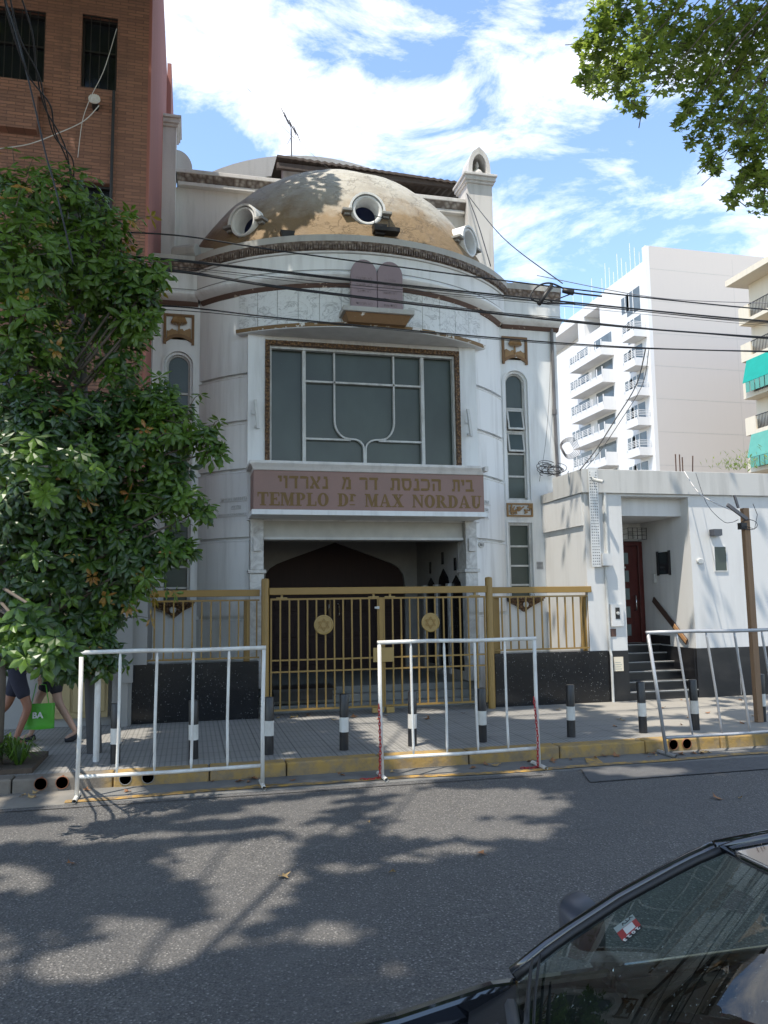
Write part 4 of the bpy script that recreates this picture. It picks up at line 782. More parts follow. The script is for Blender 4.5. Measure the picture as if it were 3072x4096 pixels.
def chain(pts, lab):
    t_len = 0; mb = MB(); pts = [Vector(p) for p in pts]; L = sum((pts[i+1]-pts[i]).length for i in range(len(pts)-1)); n = int(L/.036)
    for k in range(n):
        s_ = (k+.5)/n*L; i = 0
        while s_ > (pts[i+1]-pts[i]).length and i < len(pts)-2: s_ -= (pts[i+1]-pts[i]).length; i += 1
        d = (pts[i+1]-pts[i]).normalized(); c = pts[i]+d*s_; u = d.cross(Vector((0, 1, .3))).normalized(); w = d.cross(u).normalized(); s1 = (u if k % 2 else w)
        lp = [c+d*(.026*math.cos(a))+s1*(.011*math.sin(a)) for a in [2*math.pi*j/10 for j in range(11)]]; mb.tube(lp, .0042, 5, False)
    o = mb.build('chain', 'chain_red', smooth=True, org=tuple(pts[-1])); tag(o, lab, 'chain')
c0 = Vector((b2a.x-.035, b2a.y-.03, 0)); chain([c0+Vector((0, 0, .62)), c0+Vector((.01, 0, .2)), c0+Vector((.0, -.0, ROADZ+.02)), c0+Vector((-.09, -.03, ROADZ+.015)), c0+Vector((-.20, -.0, ROADZ+.015))], 'red chain hanging from the left leg of the middle white barrier')
c0 = Vector((b2b.x-.035, b2b.y-.04, 0)); chain([c0+Vector((-.02, 0, .62)), c0+Vector((.01, 0, .2)), c0+Vector((.0, -.0, ROADZ+.02)), c0+Vector((-.08, -.02, ROADZ+.015)), c0+Vector((-.19, .01, ROADZ+.015))], 'red chain hanging from the right leg of the middle white barrier')
# ================================================================== WHITE HOUSE (right)
H0 = thing('white_house', 'low white house right of the temple with a recessed stepped entrance and black tiled plinth', 'house', (9, 12.15, 0)); YF = 12.15
m = MB(); m.box(6.37, 6.66, YF+.001, 13.74, .0, 3.44); m.box(6.66, 7.055, YF, 13.6, .82, 3.44); m.box(8.34, 24, YF, 13.6, .82, 3.44)
m.box(6.66, 7.055, 13.6, 15.5, 0, 3.44); m.box(8.34, 24, 13.6, 15.5, 0, 3.44); m.box(7.055, 8.34, 13.70, 15.5, 2.76, 3.44); m.box(7.055, 7.47, 13.7, 15.5, .84, 2.76); m.build('wall', 'house_paint', H0)
m = MB(); m.box(6.31, 24, YF-.06, 13.2, 3.44, 3.84); m.build('parapet_slab', 'slab_paint', H0, bevel=.006); MB().box(6.32, 24, 13.2, 15.5, 3.44, 3.6).build('flat_roof', 'weathered_stone', H0)
MB().box(6.335, 6.369, 12.2, 13.74, 2.9, 3.43).build('drip_band', 'house_paint', H0)
m = MB(); m.box(7.055, 8.34, 12.39, 13.7, 3.09, 3.439); m.box(7.055, 8.34, YF+.0, 12.389, 3.40, 3.439); m.build('porch_soffit', 'house_paint', H0)
m = MB(); m.box(6.69, 7.056, YF-.012, 12.5, 0, .82); m.box(8.335, 24, YF-.012, 12.9, 0, .82); m.build('tile_plinth', 'black_tile', H0, bevel=.003)
m = MB()
for x in (9.15, 10.0, 10.9, 11.8, 12.7, 13.6): m.box(x, x+.006, YF-.0135, YF-.01, .02, .80)
m.build('tile_joint', 'frame_white', H0)
m = MB(); yy = [12.16, 12.36, 12.57, 12.79, 13.0, 13.2, 13.7]; zz = [.14, .28, .43, .57, .71, .845]
for k in range(6): m.box(7.057, 8.333, yy[k], 13.7, 0 if k == 0 else zz[k-1]+.0, zz[k]-.03)
m.build('step', 'black_tile', H0); m = MB()
for k in range(6): m.box(7.058, 8.332, yy[k]-.02, 13.69 if k == 5 else yy[k+1], zz[k]-.03, zz[k])
m.build('tread', 'dark_step', H0, bevel=.004); m = MB()
for k in range(6): m.box(7.06, 8.33, yy[k]-.0225, yy[k]-.0, zz[k]-.008, zz[k]+.003)
m.build('step_nosing', 'weathered_stone', H0)
m = MB(); m.box(8.325, 8.34, 12.9, 13.5, .845, 1.0); m.box(8.31, 8.3395, 12.17, 13.3, .3, .82); m.build('skirting', 'black_tile', H0)
DO = MB().box(7.46, 8.33, 13.72, 13.76, .85, 2.74).build('front_door', 'house_door_wood', H0)
m = MB(); m.box(7.47, 7.56, 13.66, 13.72, .85, 2.74); m.box(8.24, 8.33, 13.66, 13.72, .85, 2.74); m.box(7.56, 8.24, 13.66, 13.72, 2.66, 2.74); m.build('frame', 'house_door_wood', DO, bevel=.004)
for k in range(5):
    z = .98+.335*k; MB().box(7.78, 8.05, 13.705, 13.722, z, z+.21).build('pane', 'door_glass', DO); q = MB(); q.box(7.755, 7.779, 13.695, 13.72, z-.02, z+.23); q.box(8.051, 8.075, 13.695, 13.72, z-.02, z+.23); q.box(7.7795, 8.0505, 13.696, 13.72, z+.2105, z+.23); q.box(7.7795, 8.0505, 13.696, 13.72, z-.02, z-.0005); q.build('pane_moulding', 'house_door_wood', DO)
MB().tube([(8.15, 13.72, 1.45), (8.15, 13.65, 1.45), (8.15, 13.65, 1.72), (8.15, 13.72, 1.72)], .014, 8).build('handle', 'chrome', DO, True)
MB().box(7.83, 7.99, 13.70, 13.72, 2.24, 2.27).build('letter_slot', 'frame_white', DO)
W = MB().box(8.325, 8.341, 12.78, 13.14, 2.10, 2.50).build('side_window', 'dark_glass', H0); q = MB(); q.box(8.30, 8.336, 12.76, 12.79, 2.08, 2.52); q.box(8.30, 8.336, 13.13, 13.16, 2.08, 2.52); q.build('frame', 'dark_iron', W)
W = MB().box(8.79, 9.015, YF-.012, YF+.01, 2.13, 2.54).build('front_window', 'pale_glass', H0); W.data.materials[0] = MATS['frosted_glass']; q = MB(); q.box(8.775, 8.79, YF-.02, YF+.01, 2.115, 2.555); q.box(9.015, 9.03, YF-.02, YF+.01, 2.115, 2.555); q.box(8.79, 9.015, YF-.02, YF+.01, 2.54, 2.555); q.box(8.79, 9.015, YF-.02, YF+.01, 2.115, 2.13); q.build('frame', 'house_paint', W)
m = MB(); m.obox((8.31, 12.85, 1.28), (0, -.5*.98, -.37), (.012, 0, 0), (0, -.03, .045)); HR = m.build('handrail', 'handrail_wood', H0, bevel=.006)
m = MB(); m.obox((8.30, 12.53, 1.055), (0, -.17, -.128), (.0125, 0, 0), (0, -.02, .03)); m.build('pale_length', 'handrail_light', HR)  # front length of the rail in a paler wood tone
def small(name, mbs, lab, cat, loc):
    t = thing(name, lab, cat, loc)
    for nm, mb, mat in mbs: mb.build(nm, mat, t)
    return t
q = MB(); q.box(8.72, 8.875, YF-.14, YF, 2.73, 2.84); q2 = MB(); q2.box(8.735, 8.86, YF-.13, YF-.02, 2.722, 2.729); small('wall_lamp', [('housing', q, 'mirror_cap'), ('diffuser', q2, 'pale_glass')], 'small grey box lamp on the white wall above the little window', 'wall lamp', (8.8, YF, 2.78))
q = MB(); c = Vector((8.05, 13.52, 2.86))
for i in range(5): q.box(7.86+.095*i, 7.868+.095*i, 13.34, 13.35, 2.76, 2.98)
for i in range(4): q.box(7.86, 8.25, 13.34, 13.35, 2.76+.07*i, 2.766+.07*i)
for i in range(3): q.box(7.86, 7.866, 13.34, 13.66, 2.76+.1*i, 2.766+.1*i); q.box(8.244, 8.25, 13.34, 13.66, 2.76+.1*i, 2.766+.1*i)
q2 = MB(); q2.sphere((8.08, 13.5, 2.84), .045); q2.tube([(8.08, 13.5, 2.86), (8.08, 13.66, 2.9)], .03, 8); small('caged_lamp', [('cage', q, 'dark_iron'), ('bulb', q2, 'frame_white')], 'lamp in a wire cage above the recessed house door', 'lamp', (8.05, 13.6, 2.86))
c = at(*zc((1272, 630), (1900, 1800), 1.4155), YF); q = MB(); q.lathe([(.065, 0), (.065, .02), (.05, .035), (0, .035)], None, 20, T=fr((c.x, YF, c.z), (1, 0, 0), (0, 0, 1), (0, -1, 0)) @ Matrix.Diagonal((1, .8, 1, 1))); small('number_sign', [('plate', q, 'frame_white')], 'small round white number sign on the white front wall', 'number sign', (c.x, YF, c.z))
q = MB(); q.box(8.30, 8.34, 12.98-.03+.3, 13.02+.3, 1.95, 2.12); small('intercom', [('body', q, 'frame_white')], 'small white entry phone on the side wall of the porch', 'intercom', (8.32, 13.3, 2))
A = lambda zx, zy, Y=YF: at(*zc((zx, zy), (1900, 1800), 1.4155), Y)
a, b = A(762, 874), A(836, 997); q = MB(); q.box(a.x, b.x, YF-.05, YF, b.z, a.z); a, b = A(785, 892), A(812, 956); q2 = MB(); q2.box(a.x, b.x, YF-.055, YF-.05, b.z, a.z); q3 = MB(); q3.lathe([(.028, 0), (.028, .02), (0, .025)], None, 12, T=fr(((a.x+b.x)/2, YF-.055, (a.z+b.z)/2), (1, 0, 0), (0, 0, 1), (0, -1, 0)))
small('meter_box', [('cover', q, 'house_paint'), ('window', q2, 'dark_glass'), ('dial', q3, 'frame_white')], 'white electricity meter box on the pier left of the house steps', 'meter box', (a.x, YF, a.z))
a, b = A(760, 1012), A(798, 1056); q = MB(); q.box(a.x, b.x, YF-.012, YF, b.z, a.z); small('cover_plate', [('plate', q, 'pvc_brown')], 'small square brown cover plate below the meter box', 'cover plate', (a.x, YF, a.z))
a, b = A(782, 1172), A(838, 1250); q = MB(); q.box(a.x, b.x, YF-.025, YF-.012, b.z, a.z); t = small('paper_notice', [('sheet', q, 'cream')], 'yellowed torn notice on the black tiles beside the house steps', 'notice', (a.x, YF, a.z))
q = MB()
for k in range(4): q.box(a.x+.02, b.x-.03-.02*(k % 2), YF-.0262, YF-.0252, b.z+.03+.035*k, b.z+.038+.035*k)
q.build('faded_print', 'print_grey', t)
a, b = A(632, 120), A(690, 588); a = at(1248, 1020, YF-.1); q = MB(); q.box(6.43, 6.60, YF-.075, YF-.061, 2.20, 3.86); q2 = MB()
for i in range(4):
    for j in range(33): q2.box(6.45+.036*i, 6.468+.036*i, YF-.0765, YF-.0745, 2.24+.048*j, 2.252+.048*j)
q3 = MB(); q3.box(6.61, 6.78, YF-.11, YF, 2.22, 2.42); small('cable_tray', [('strip', q, 'dull_white'), ('slots', q2, 'dark_iron'), ('junction_box', q3, 'dull_white')], 'perforated white metal cable tray running down the corner of the white house', 'cable tray', (6.5, YF, 3))
q = MB(); q.tube([(6.70, YF-.03, 2.22), (6.71, YF-.03, .85), (6.715, YF-.06, .75), (6.715, YF-.06, 0)], .022, 8); q.tube([(6.74, YF-.02, 2.22), (6.74, YF-.02, 3.7)], .03, 8); small('white_conduit', [('pipe', q, 'frame_white')], 'white conduit pipe down the house pier to the pavement', 'pipe', (6.72, YF, 0))
c = A(690, 175, YF-.2); q = MB(); q.tube([c+Vector((-.04, .05, .03)), c+Vector((.06, -.1, -.03))], .032, 10); q.tube([c+Vector((0, .06, .0)), c+Vector((-.02, .15, .12))], .012, 6); q2 = MB(); q2.box(c.x-.05, c.x+.03, YF-.09, YF-.04, c.z+.08, c.z+.17); small('security_camera', [('camera_body', q, 'frame_white'), ('mount_box', q2, 'dull_white')], 'white security camera at the top corner of the white house', 'camera', tuple(c))
q = MB(); c = at(1172, 1222, 13.72)
for k in range(6): q.box(6.20, 6.32, 13.735, 13.75, c.z-.06+.024*k, c.z-.05+.024*k)
small('air_vent', [('grille', q, 'cable_grey')], 'small louvred vent low on the right edge of the temple front', 'vent', (6.26, P, c.z))
q = MB(); q.tube([(6.66, P-.03, 7.3), (6.66, P-.03, 5.2), (6.68, P-.03, 3.85)], .032, 10); q.tube([(6.66, P-.03, 5.15), (6.66, P-.03, 5.25)], .042, 10); small('downpipe', [('pipe', q, 'cable_grey')], 'grey downpipe at the right edge of the temple front', 'downpipe', (6.66, P, 3.8))
for k, (zx, zt_, zb_) in enumerate(((993, 1560, 1678), (1022, 1562, 1678), (1042, 1582, 1680), (1118, 1572, 1682))):
    a = at(*zc((zx, zt_), (2150, 950), 1.8), 13.4); b = at(*zc((zx-(14 if k == 3 else -3), zb_), (2150, 950), 1.8), 13.4); b.z = 3.55; o = MB().tube([b, a], .012, 5).build('rebar_rod', 'rust_iron', org=tuple(b)); tag(o, ['leftmost of the rusty rods sticking up from the white house roof', 'second rusty rod from the left on the white house roof', 'third, shorter rusty rod on the white house roof', 'slanting rusty rod standing apart on the white house roof'][k], 'steel rod', 'rods on the house roof')
# wooden pole at the right edge + white sign pole at left
q = MB(); q.obox((7.455, 9.57, 1.45), (.045, 0, 0), (0, .04, 0), (-.01, 0, 1.45)); wp = thing('wooden_pole', 'brown square wooden pole with wires at its top, at the right edge of the pavement', 'pole', (7.46, 9.57, 0)); q.build('post', 'pole_wood', wp, bevel=.006)
q = MB(); q.obox((7.29, 9.52, 2.84), (-.15, 0, .10), (0, .018, 0), (.012, 0, .018)); q.obox((7.27, 9.5, 2.98), (-.025, 0, .09), (.014, 0, 0), (0, .014, 0)); q.build('cross_piece', 'cable_grey', wp); q = MB(); q.box(7.31, 7.40, 9.48, 9.56, 2.60, 2.69); q.build('splice_box', 'dark_iron', wp)
q = MB(); q.tube([(7.3+.13*math.cos(t)+.12, 9.46, 2.66+.07*math.sin(t)) for t in [2*math.pi*k/14 for k in range(15)]], .005, 4); q.tube([(7.5, 9.46, 2.95), (7.56, 9.46, 2.8), (7.5, 9.46, 2.6), (7.36, 9.46, 2.64)], .005, 4); q.build('loose_wire', 'cable_black', wp)
o = MB().lathe([(.033, 0), (.033, 2.75), (0, 2.76)], (0, 0, 0), 14).build('sign_pole', 'barrier_white', smooth='auto'); o.location = (-.98, 9.45, 0); tag(o, 'white round metal pole rising into the leafy tree beside the first barrier', 'pole')
q = MB(); q.prism([(0, 0, 0), (.05, 0, -.05), (.075, 0, -.2), (.02, 0, -.26), (.0, 0, -.18), (-.01, 0, -.05)], (0, .01, 0)); o = q.build('red_tag', 'chain_red'); o.location = (-.94, 9.40, 1.85); tag(o, 'small torn red tag tied to the white pole', 'tag')
o = MB().tube([(-1.055, 10.0, 0), (-1.46, 10.0, 6.6)], [.085, .075], 14).build('utility_pole', 'dark_pole', smooth='auto', org=(-1.055, 10.0, 0)); tag(o, 'dark utility pole hidden among the leaves, carrying the street cables', 'pole')
# ================================================================== BRICK BUILDING (left)
BR = thing('brick_building', 'tall brick apartment building with barred windows and a pink side wall, left of the temple', 'building', (-3, 12.15, 0)); YBk = 12.15
wins = [(-4.4, -2.25, 9.52, 10.66), (-1.73, -1.21, 9.53, 10.73), (-4.4, -2.32, 6.1, 7.2), (-1.95, -1.24, 6.4, 8.02), (-4.4, -2.32, 4.0, 5.2), (-1.9, -1.3, 3.6, 4.8)]
XE = -.745
def wallgrid(xs, zs, holes, y0, y1):
    mb = MB()
    for i in range(len(xs)-1):
        for j in range(len(zs)-1):
            cx, cz = (xs[i]+xs[i+1])/2, (zs[j]+zs[j+1])/2
            if not any(a < cx < b and c < cz < d for a, b, c, d in holes): mb.box(xs[i], xs[i+1], y0, y1, zs[j], zs[j+1])
    return mb
xs = sorted({-9, XE}|{w for a in wins for w in a[:2]}); zs = sorted({2.9, 17}|{w for a in wins for w in a[2:]})
wallgrid(xs, zs, wins, YBk, YBk+.22).build('brick_wall', 'brick', BR)
MB().box(-9, XE, YBk+.23, 13.6, 2.9, 17).build('core', 'grey_render', BR)
MB().box(XE+.001, -.70, YBk+.005, 30, 0, 14.2).build('side_wall', 'pink_wall', BR); MB().box(-.699, -.60, 18.5, 22, 0, 14.5).build('side_buttress', 'pink_wall', BR)
m = MB(); m.box(-9, -2.25, YBk-.10, YBk-.001, 9.22, 9.45); m.box(-9, -2.25, YBk-.001, YBk+.0, 9, 9.1); m.build('window_hood', 'brick', BR); m = MB(); m.box(-9, -2.30, YBk-.16, YBk-.001, 8.66, 9.21); m.build('brick_apron', 'brick', BR)
for k, (a, b, c, d) in enumerate(wins):
    W = MB().box(a, b, YBk+.17, YBk+.19, c, d).build('window', 'dark_glass', BR); q = MB()
    q.box(a, a+.035, YBk+.10, YBk+.17, c, d); q.box(b-.035, b, YBk+.10, YBk+.17, c, d); q.box(a+.035, b-.035, YBk+.10, YBk+.17, d-.04, d); q.box(a+.035, b-.035, YBk+.10, YBk+.17, c, c+.05); q.box(a+.035, b-.035, YBk+.12, YBk+.17, c+(d-c)*.55, c+(d-c)*.55+.03); q.build('frame', 'dark_iron', W)
    if k in (0, 1, 2, 4):
        q = MB(); n = int((b-a)/.11)
        for i in range(1, n): q.box(a+i*(b-a)/n-.006, a+i*(b-a)/n+.006, YBk+.02, YBk+.032, c+.015, d-.015)
        q.box(a, b, YBk+.018, YBk+.034, c, c+.0145); q.box(a, b, YBk+.018, YBk+.034, d-.0145, d); q.build('bars', 'dark_iron', W)
m = MB(); m.box(-9, -.86, YBk+.05, 12.6, 0, 2.9); m.build('ground_floor', 'grey_render', BR); m = MB(); m.box(-2.05, -1.12, YBk-.01, YBk+.05, .12, 2.3)
GD = m.build('garage_door', 'garage_wood', BR); q = MB()
for x in (-1.95, -1.72, -1.49, -1.26):
    for z0 in (.2, .68, 1.16): q.box(x-.09, x+.10, YBk-.03, YBk-.01, z0, z0+.4)
q.build('panels', 'garage_wood', GD, bevel=.008)
m = MB(); m.box(-1.06, -.80, YBk-.1, YBk+.04, 0, 2.9); m.box(-.80, -.60, YBk-.05, 13.7, .83, 2.9); m.box(-.98, -.78, YBk-.22, YBk-.101, .60, .85); m.box(-.94, -.84, YBk-.2, YBk-.101, 0, .60); m.build('concrete_pier', 'grey_render', BR)
MB().tube([(-1.24, YBk-.04, 9.5), (-1.25, YBk-.04, 5.0)], .025, 6).build('black_downpipe', 'dark_iron', BR)
t = thing('vent_cowl', 'round ribbed vent cowl on the brick wall below the narrow barred window', 'vent', (-1.5, YBk, 9.3)); c = at(204, 215, YBk-.16); T = fr(c, (1, 0, 0), (0, .25, .97), (0, -.97, .25)); q = MB(); q.lathe([(.05, .04), (.075, 0), (.075, -.15)], None, 18, T=T)
q = MB(); q.lathe([(0, .05), (.035, .05), (.045, .03), (.04, 0)], None, 16, T=T); q.lathe([(.085, 0), (.085, .02), (.075, .025)], None, 22, T=T)
for i in range(16): a = 2*math.pi*i/16; d = Vector((math.cos(a), math.sin(a), 0)); s_ = Vector((-math.sin(a), math.cos(a), 0)); q.obox(T @ (d*.06+Vector((0, 0, .022))), (T.to_3x3() @ d)*.024, (T.to_3x3() @ s_)*.0045, (T.to_3x3() @ Vector((0, 0, 1)))*.006)
q.build('cowl', 'old_white', t); MB().lathe([(.05, .0), (.05, -.17)], None, 14, T=T).build('pipe', 'dark_iron', t)
# ================================================================== APARTMENT BLOCK (far right, 60 m away)
AP = thing('apartment_block', 'large white apartment block with rows of balconies, behind the white house', 'apartment block', (45, 60, 0)); XA, YA = 38.3, 60
Zq = lambda zx, zy: zc((zx, zy), (2150, 950), 1.8)
zt1 = at(1393, 530, YA).z; pB = atX(*Zq(750, 178), XA); pC = atX(*Zq(478, 375), XA); pD = atX(*Zq(350, 490), XA); pE = atX(*Zq(140, 560), XA)
Y1 = atX(*Zq(750, 80), XA).y; zB = pB.z; Y2 = atX(*Zq(478, 375), XA).y
m = MB(); m.box(XA, 66, YA+.31, Y1, 0, zt1); m.box(XA, 66, Y1, Y2, 0, zB); m.box(XA+2.5, 66, Y2, 100, 0, zB-.4); m.build('wing', 'apartment_white', AP)
MB().box(XA+.35, 66.2, YA, YA+.3, 0, zt1).build('gable_wall', 'apartment_grey', AP); MB().box(XA, XA+.349, YA, YA+.3, 0, zt1+.0).build('gable_edge', 'apartment_white', AP)
m = MB()
for k in range(11): m.box(XA+.36, 66, YA-.004, YA+.02, 2.9*k+1.2, 2.9*k+1.23)
for x_ in (47, 56): m.box(x_, x_+.03, YA-.005, YA+.02, 0, zt1-.5)
m.build('render_joints', 'weathered_stone', AP)
zlow = atX(*Zq(350, 490), XA).z; m = MB(); rec = [(Y2+1, Y2+4.2), (Y2+5.5, 94)]; zr0, zr1 = zlow-3.1, zlow-1.0
m.box(XA, XA+2.5, Y2, 100, 0, zr0); m.box(XA, XA+2.5, Y2, 100, zr1, zlow); m.box(XA, XA+2.5, Y2, Y2+1, zr0, zr1); m.box(XA, XA+2.5, Y2+4.2, Y2+5.5, zr0, zr1); m.build('terrace_band', 'apartment_white', AP)
m = MB()
for k in range(9):
    y = Y1+.6+(Y2-Y1-.8)*k/8; m = MB(); m.box(XA+.1, XA+.13, y, y+.05, zB, zB+(1.2+2.2*((k*7) % 3)/3)); m.build('roof_post', 'apartment_white', AP)
for k in range(12): y = Y2+.5+k*2.0; MB().box(XA+.1, XA+.13, y, y+.05, zlow, zlow+1.6+.8*(k % 2)).build('roof_post', 'apartment_white', AP)
FH = None
def balc(Y0, Y1_, z, h=1.15, prot=1.25, solid=True, far=True):
    t = MB(); x0, x1 = XA-prot, XA-.001
    t.box(x0, x1, Y0, Y1_, z, z+.18); t.box(x0, x0+.12, Y0, Y1_, z+.18, z+(h*.62)); t.box(x0+.12, x1, Y0, Y0+.12, z+.18, z+(h*(1.0 if far else .62)));
    B_ = t.build('balcony', 'apartment_white', AP); q = MB(); top = z+h+.35
    for f in (.78, .9, 1.02, 1.14): q.box(x0+.02, x0+.06, Y0 if not far else Y0+2.0, Y1_, z+h*f, z+h*f+.04)
    n = int((Y1_-Y0)/1.0)
    for k in range(n+1): y = Y0+.05+(Y1_-Y0-.1)*k/max(1, n); q.box(x0+.0, x0+.08, y-.03, y+.03, z+.5, z+h*1.17)
    if not far:
        for f in (.78, .9, 1.02, 1.14): q.box(x0+.08, x1, Y0+.02, Y0+.06, z+h*f, z+h*f+.04)
    q.build('balcony_rail', 'apartment_white', B_)
zs_near = [atX(*Zq(752, v_), XA-1.2).z for v_ in (675, 893, 1110, 1335, 1562)]
st = (zs_near[0]-zs_near[-1])/4; y_n0 = atX(*Zq(838, 1110), XA-1.2).y; y_n1 = atX(*Zq(632, 1160), XA-1.2).y; y_f0 = atX(*Zq(475, 1030), XA-1.2).y; y_f1 = atX(*Zq(245, 1170), XA-1.2).y
zf = atX(*Zq(475, 1030), XA-1.2).z
for k in range(-1, 6):
    z = zs_near[0]-st*k-.0
    if k >= 0: balc(max(YA+.4, y_n0+.3), y_n1, z, far=False)
    q = MB(); q.box(XA-.02, XA+.0, YA+1.2, YA+3.4, z+.2, z+2.3); W = q.build('window', 'pale_glass', AP); MB().box(XA-.05, XA-.021, YA+2.25, YA+2.35, z+.2, z+2.3).build('frame', 'apartment_white', W)
    q = MB(); q.box(XA-.02, XA, y_n1+.6, y_n1+1.9, z+.7, z+2.2); W = q.build('window', 'pale_glass', AP); q = MB(); q.box(XA-.05, XA-.021, y_n1+1.2, y_n1+1.28, z+.7, z+2.2); q.box(XA-.05, XA-.02, y_n1+.5, y_n1+.6, z+.6, z+2.3); q.build('frame', 'apartment_white', W)
dz = (zf-zs_near[2]) % st
for k in range(7):
    z = zf-st*(k-1)
    if z > zlow-3: continue
    balc(y_f0, y_f1, z-.1, h=1.25, prot=1.3); q = MB(); q.box(XA-.02, XA, y_f0+.3, y_f0+3.6, z+.3, z+2.3); q.box(XA-.02, XA, y_f0+5, y_f0+7.2, z+.2, z+2.3); W = q.build('window', 'dark_glass', AP); W.data.materials[0] = MATS['pale_glass']
    q = MB(); q.box(XA-.02, XA, y_f1+.9, y_f1+2.4, z+.8, z+2.2); W = q.build('window', 'pale_glass', AP); q = MB(); q.box(XA-.05, XA-.021, y_f1+1.6, y_f1+1.7, z+.8, z+2.2); q.build('frame', 'apartment_white', W)
# ================================================================== CREAM BUILDING (far right edge)
CR = thing('cream_building', 'cream apartment building with green awnings on its balconies at the right edge', 'apartment block', (45, 45, 0)); XC = 39.2
yA = 50.0; ztop = atX(*Zq(1452, 300), XC).z
MB().box(XC+1.1, 60, 20, yA-.2, 0, ztop-.2).build('wing', 'cream', CR); m = MB(); m.box(XC-.35, 60, 20, yA+.5, ztop-.2, ztop+.25); m.build('roof_slab', 'cream', CR)
fl = [Zq(1420, 655), Zq(1430, 920), Zq(1450, 1180), Zq(1470, 1440), Zq(1500, 1700)]
for k, pq in enumerate(fl):
    z = atX(*pq, XC).z; B_ = MB().box(XC, XC+1.1, 20, yA-.3, z, z+.28).build('balcony', 'cream', CR); q = MB(); q.box(XC, XC+.12, yA-1.4, yA-.3, z+.28, z+1.3); q.box(XC+.12, XC+1.1, yA-.42, yA-.3, z+.28, z+1.3); q.build('parapet', 'cream', B_)
    q = MB()
    for i in range(110): y = 32+i*.15; q.box(XC+.03, XC+.06, y, y+.03, z+.28, z+1.25)
    q.box(XC+.02, XC+.07, 30, yA-1.4, z+1.25, z+1.3); q.build('railing', 'dark_iron', B_)
    q = MB(); q.box(XC+1.06, XC+1.099, yA-6, yA-2.5, z+.4, z+2.4); q.box(XC+1.06, XC+1.099, yA-12, yA-8, z+.4, z+2.4); q.build('window', 'pale_glass', CR)
    if k in (1, 3):
        mt = 'fabric_awning' if k == 1 else 'fabric_awning_pale'; q = MB(); q.prism([(XC-.5, yA-.9, z-1.75), (XC-.05, yA-.9, z-.02), (XC, yA-.9, z-.02), (XC-.45, yA-.9, z-1.75)], (0, -14, 0)); A_ = q.build('awning', mt, CR)
        q = MB()
        for i in range(26): q.box(XC-.49, XC-.46, yA-1.2-i*.5, yA-1.6-i*.5, z-2.5, z-1.76)
        q.build('valance', 'fabric_awning_pale', A_)
# ================================================================== TREES
SUN = Vector((.36, .273, -1.0)).normalized()
def leaf4(mb, c, d, side, L, W, fold=.25):
    up = side.cross(d).normalized(); b = c; mid = c+d*L*.5+up*L*.06; tip = c+d*L-up*L*.10
    mb.add([b, mid+side*W*.5-up*W*fold, mid, mid-side*W*.5-up*W*fold, tip, c+d*L*.8+side*W*.28-up*W*.12, c+d*L*.8-side*W*.28-up*W*.12], [(0, 1, 2), (0, 2, 3), (2, 1, 5), (2, 5, 4), (2, 4, 6), (2, 6, 3)])
def rdir(): 
    while True:
        v = Vector((random.uniform(-1, 1), random.uniform(-1, 1), random.uniform(-1, 1)))
        if .05 < v.length < 1: return v.normalized()
def whorl(mb, c, ax, L, W, n):
    a = ax.orthogonal().normalized(); b = ax.cross(a); t0 = random.uniform(0, 6.28)
    for k in range(n):
        t = t0+2*math.pi*k/n+random.uniform(-.2, .2); o = (a*math.cos(t)+b*math.sin(t)); d = (o+ax*random.uniform(-.1, .7)+Vector((0, 0, -.35))).normalized(); s_ = d.cross(ax+Vector((.01, 0, 0))).normalized()
        leaf4(mb, c+d*.01, d, s_, L*random.uniform(.75, 1.15), W*random.uniform(.8, 1.15))
random.seed(21)
TR = thing('street_tree', 'bushy broad-leaved street tree filling the left side in front of the brick building', 'tree', (-2.0, 9.3, 0))
blobs = [(40, 430, 95, 9.0), (150, 440, 85, 9.4), (235, 500, 62, 9.2), (300, 585, 50, 9.0), (345, 590, 28, 8.9), (30, 560, 120, 8.6), (160, 570, 105, 9.3), (235, 600, 70, 9.2), (50, 720, 110, 8.8), (150, 740, 70, 9.7), (285, 640, 62, 9.0), (270, 735, 42, 9.3), (235, 690, 45, 9.5),
 (40, 860, 120, 9.2), (110, 930, 110, 8.8), (220, 900, 80, 9.2), (300, 880, 58, 9.3), (345, 855, 45, 9.0), (380, 925, 55, 8.9), (440, 950, 34, 8.8), (465, 972, 22, 8.8), (300, 960, 75, 9.0), (355, 1010, 60, 9.1), (200, 1010, 95, 9.1), (80, 1040, 130, 9.0), (400, 1080, 42, 8.8), (360, 1060, 45, 9), (440, 1100, 20, 8.8), (300, 1090, 60, 9.2), (230, 1120, 80, 9.3),
 (80, 1180, 130, 9.3), (180, 1200, 90, 9.3), (290, 1190, 55, 9.2), (365, 1180, 34, 8.9), (405, 1190, 20, 8.9), (262, 790, 50, 9.3), (298, 700, 38, 9.1), (330, 655, 36, 9.0), (120, 1440, 34, 9.5), (175, 1440, 26, 9.5), (300, 1245, 40, 9.3), (270, 1150, 60, 9.1), (290, 1205, 50, 9.0), (320, 1235, 26, 9.0), (250, 1270, 50, 9.3), (215, 1380, 30, 9.3), (150, 1430, 30, 9.4), (60, 1290, 110, 9.5), (170, 1300, 80, 9.5), (220, 1330, 45, 9.4), (110, 1370, 60, 9.5), (190, 1400, 40, 9.4), (230, 1420, 28, 9.4), (20, 1380, 60, 9.4)]
near = [(55, 1015, 75, 7.0), (150, 1010, 45, 7.2), (35, 1370, 52, 6.8), (90, 1400, 45, 6.7), (60, 1330, 35, 6.8), (125, 1395, 22, 6.7)]
C_ = MB(); CD = MB(); CN = MB(); br = MB(); root = Vector((-2.0, 9.3, 0)); crotch = Vector((-2.0, 9.35, 2.3))
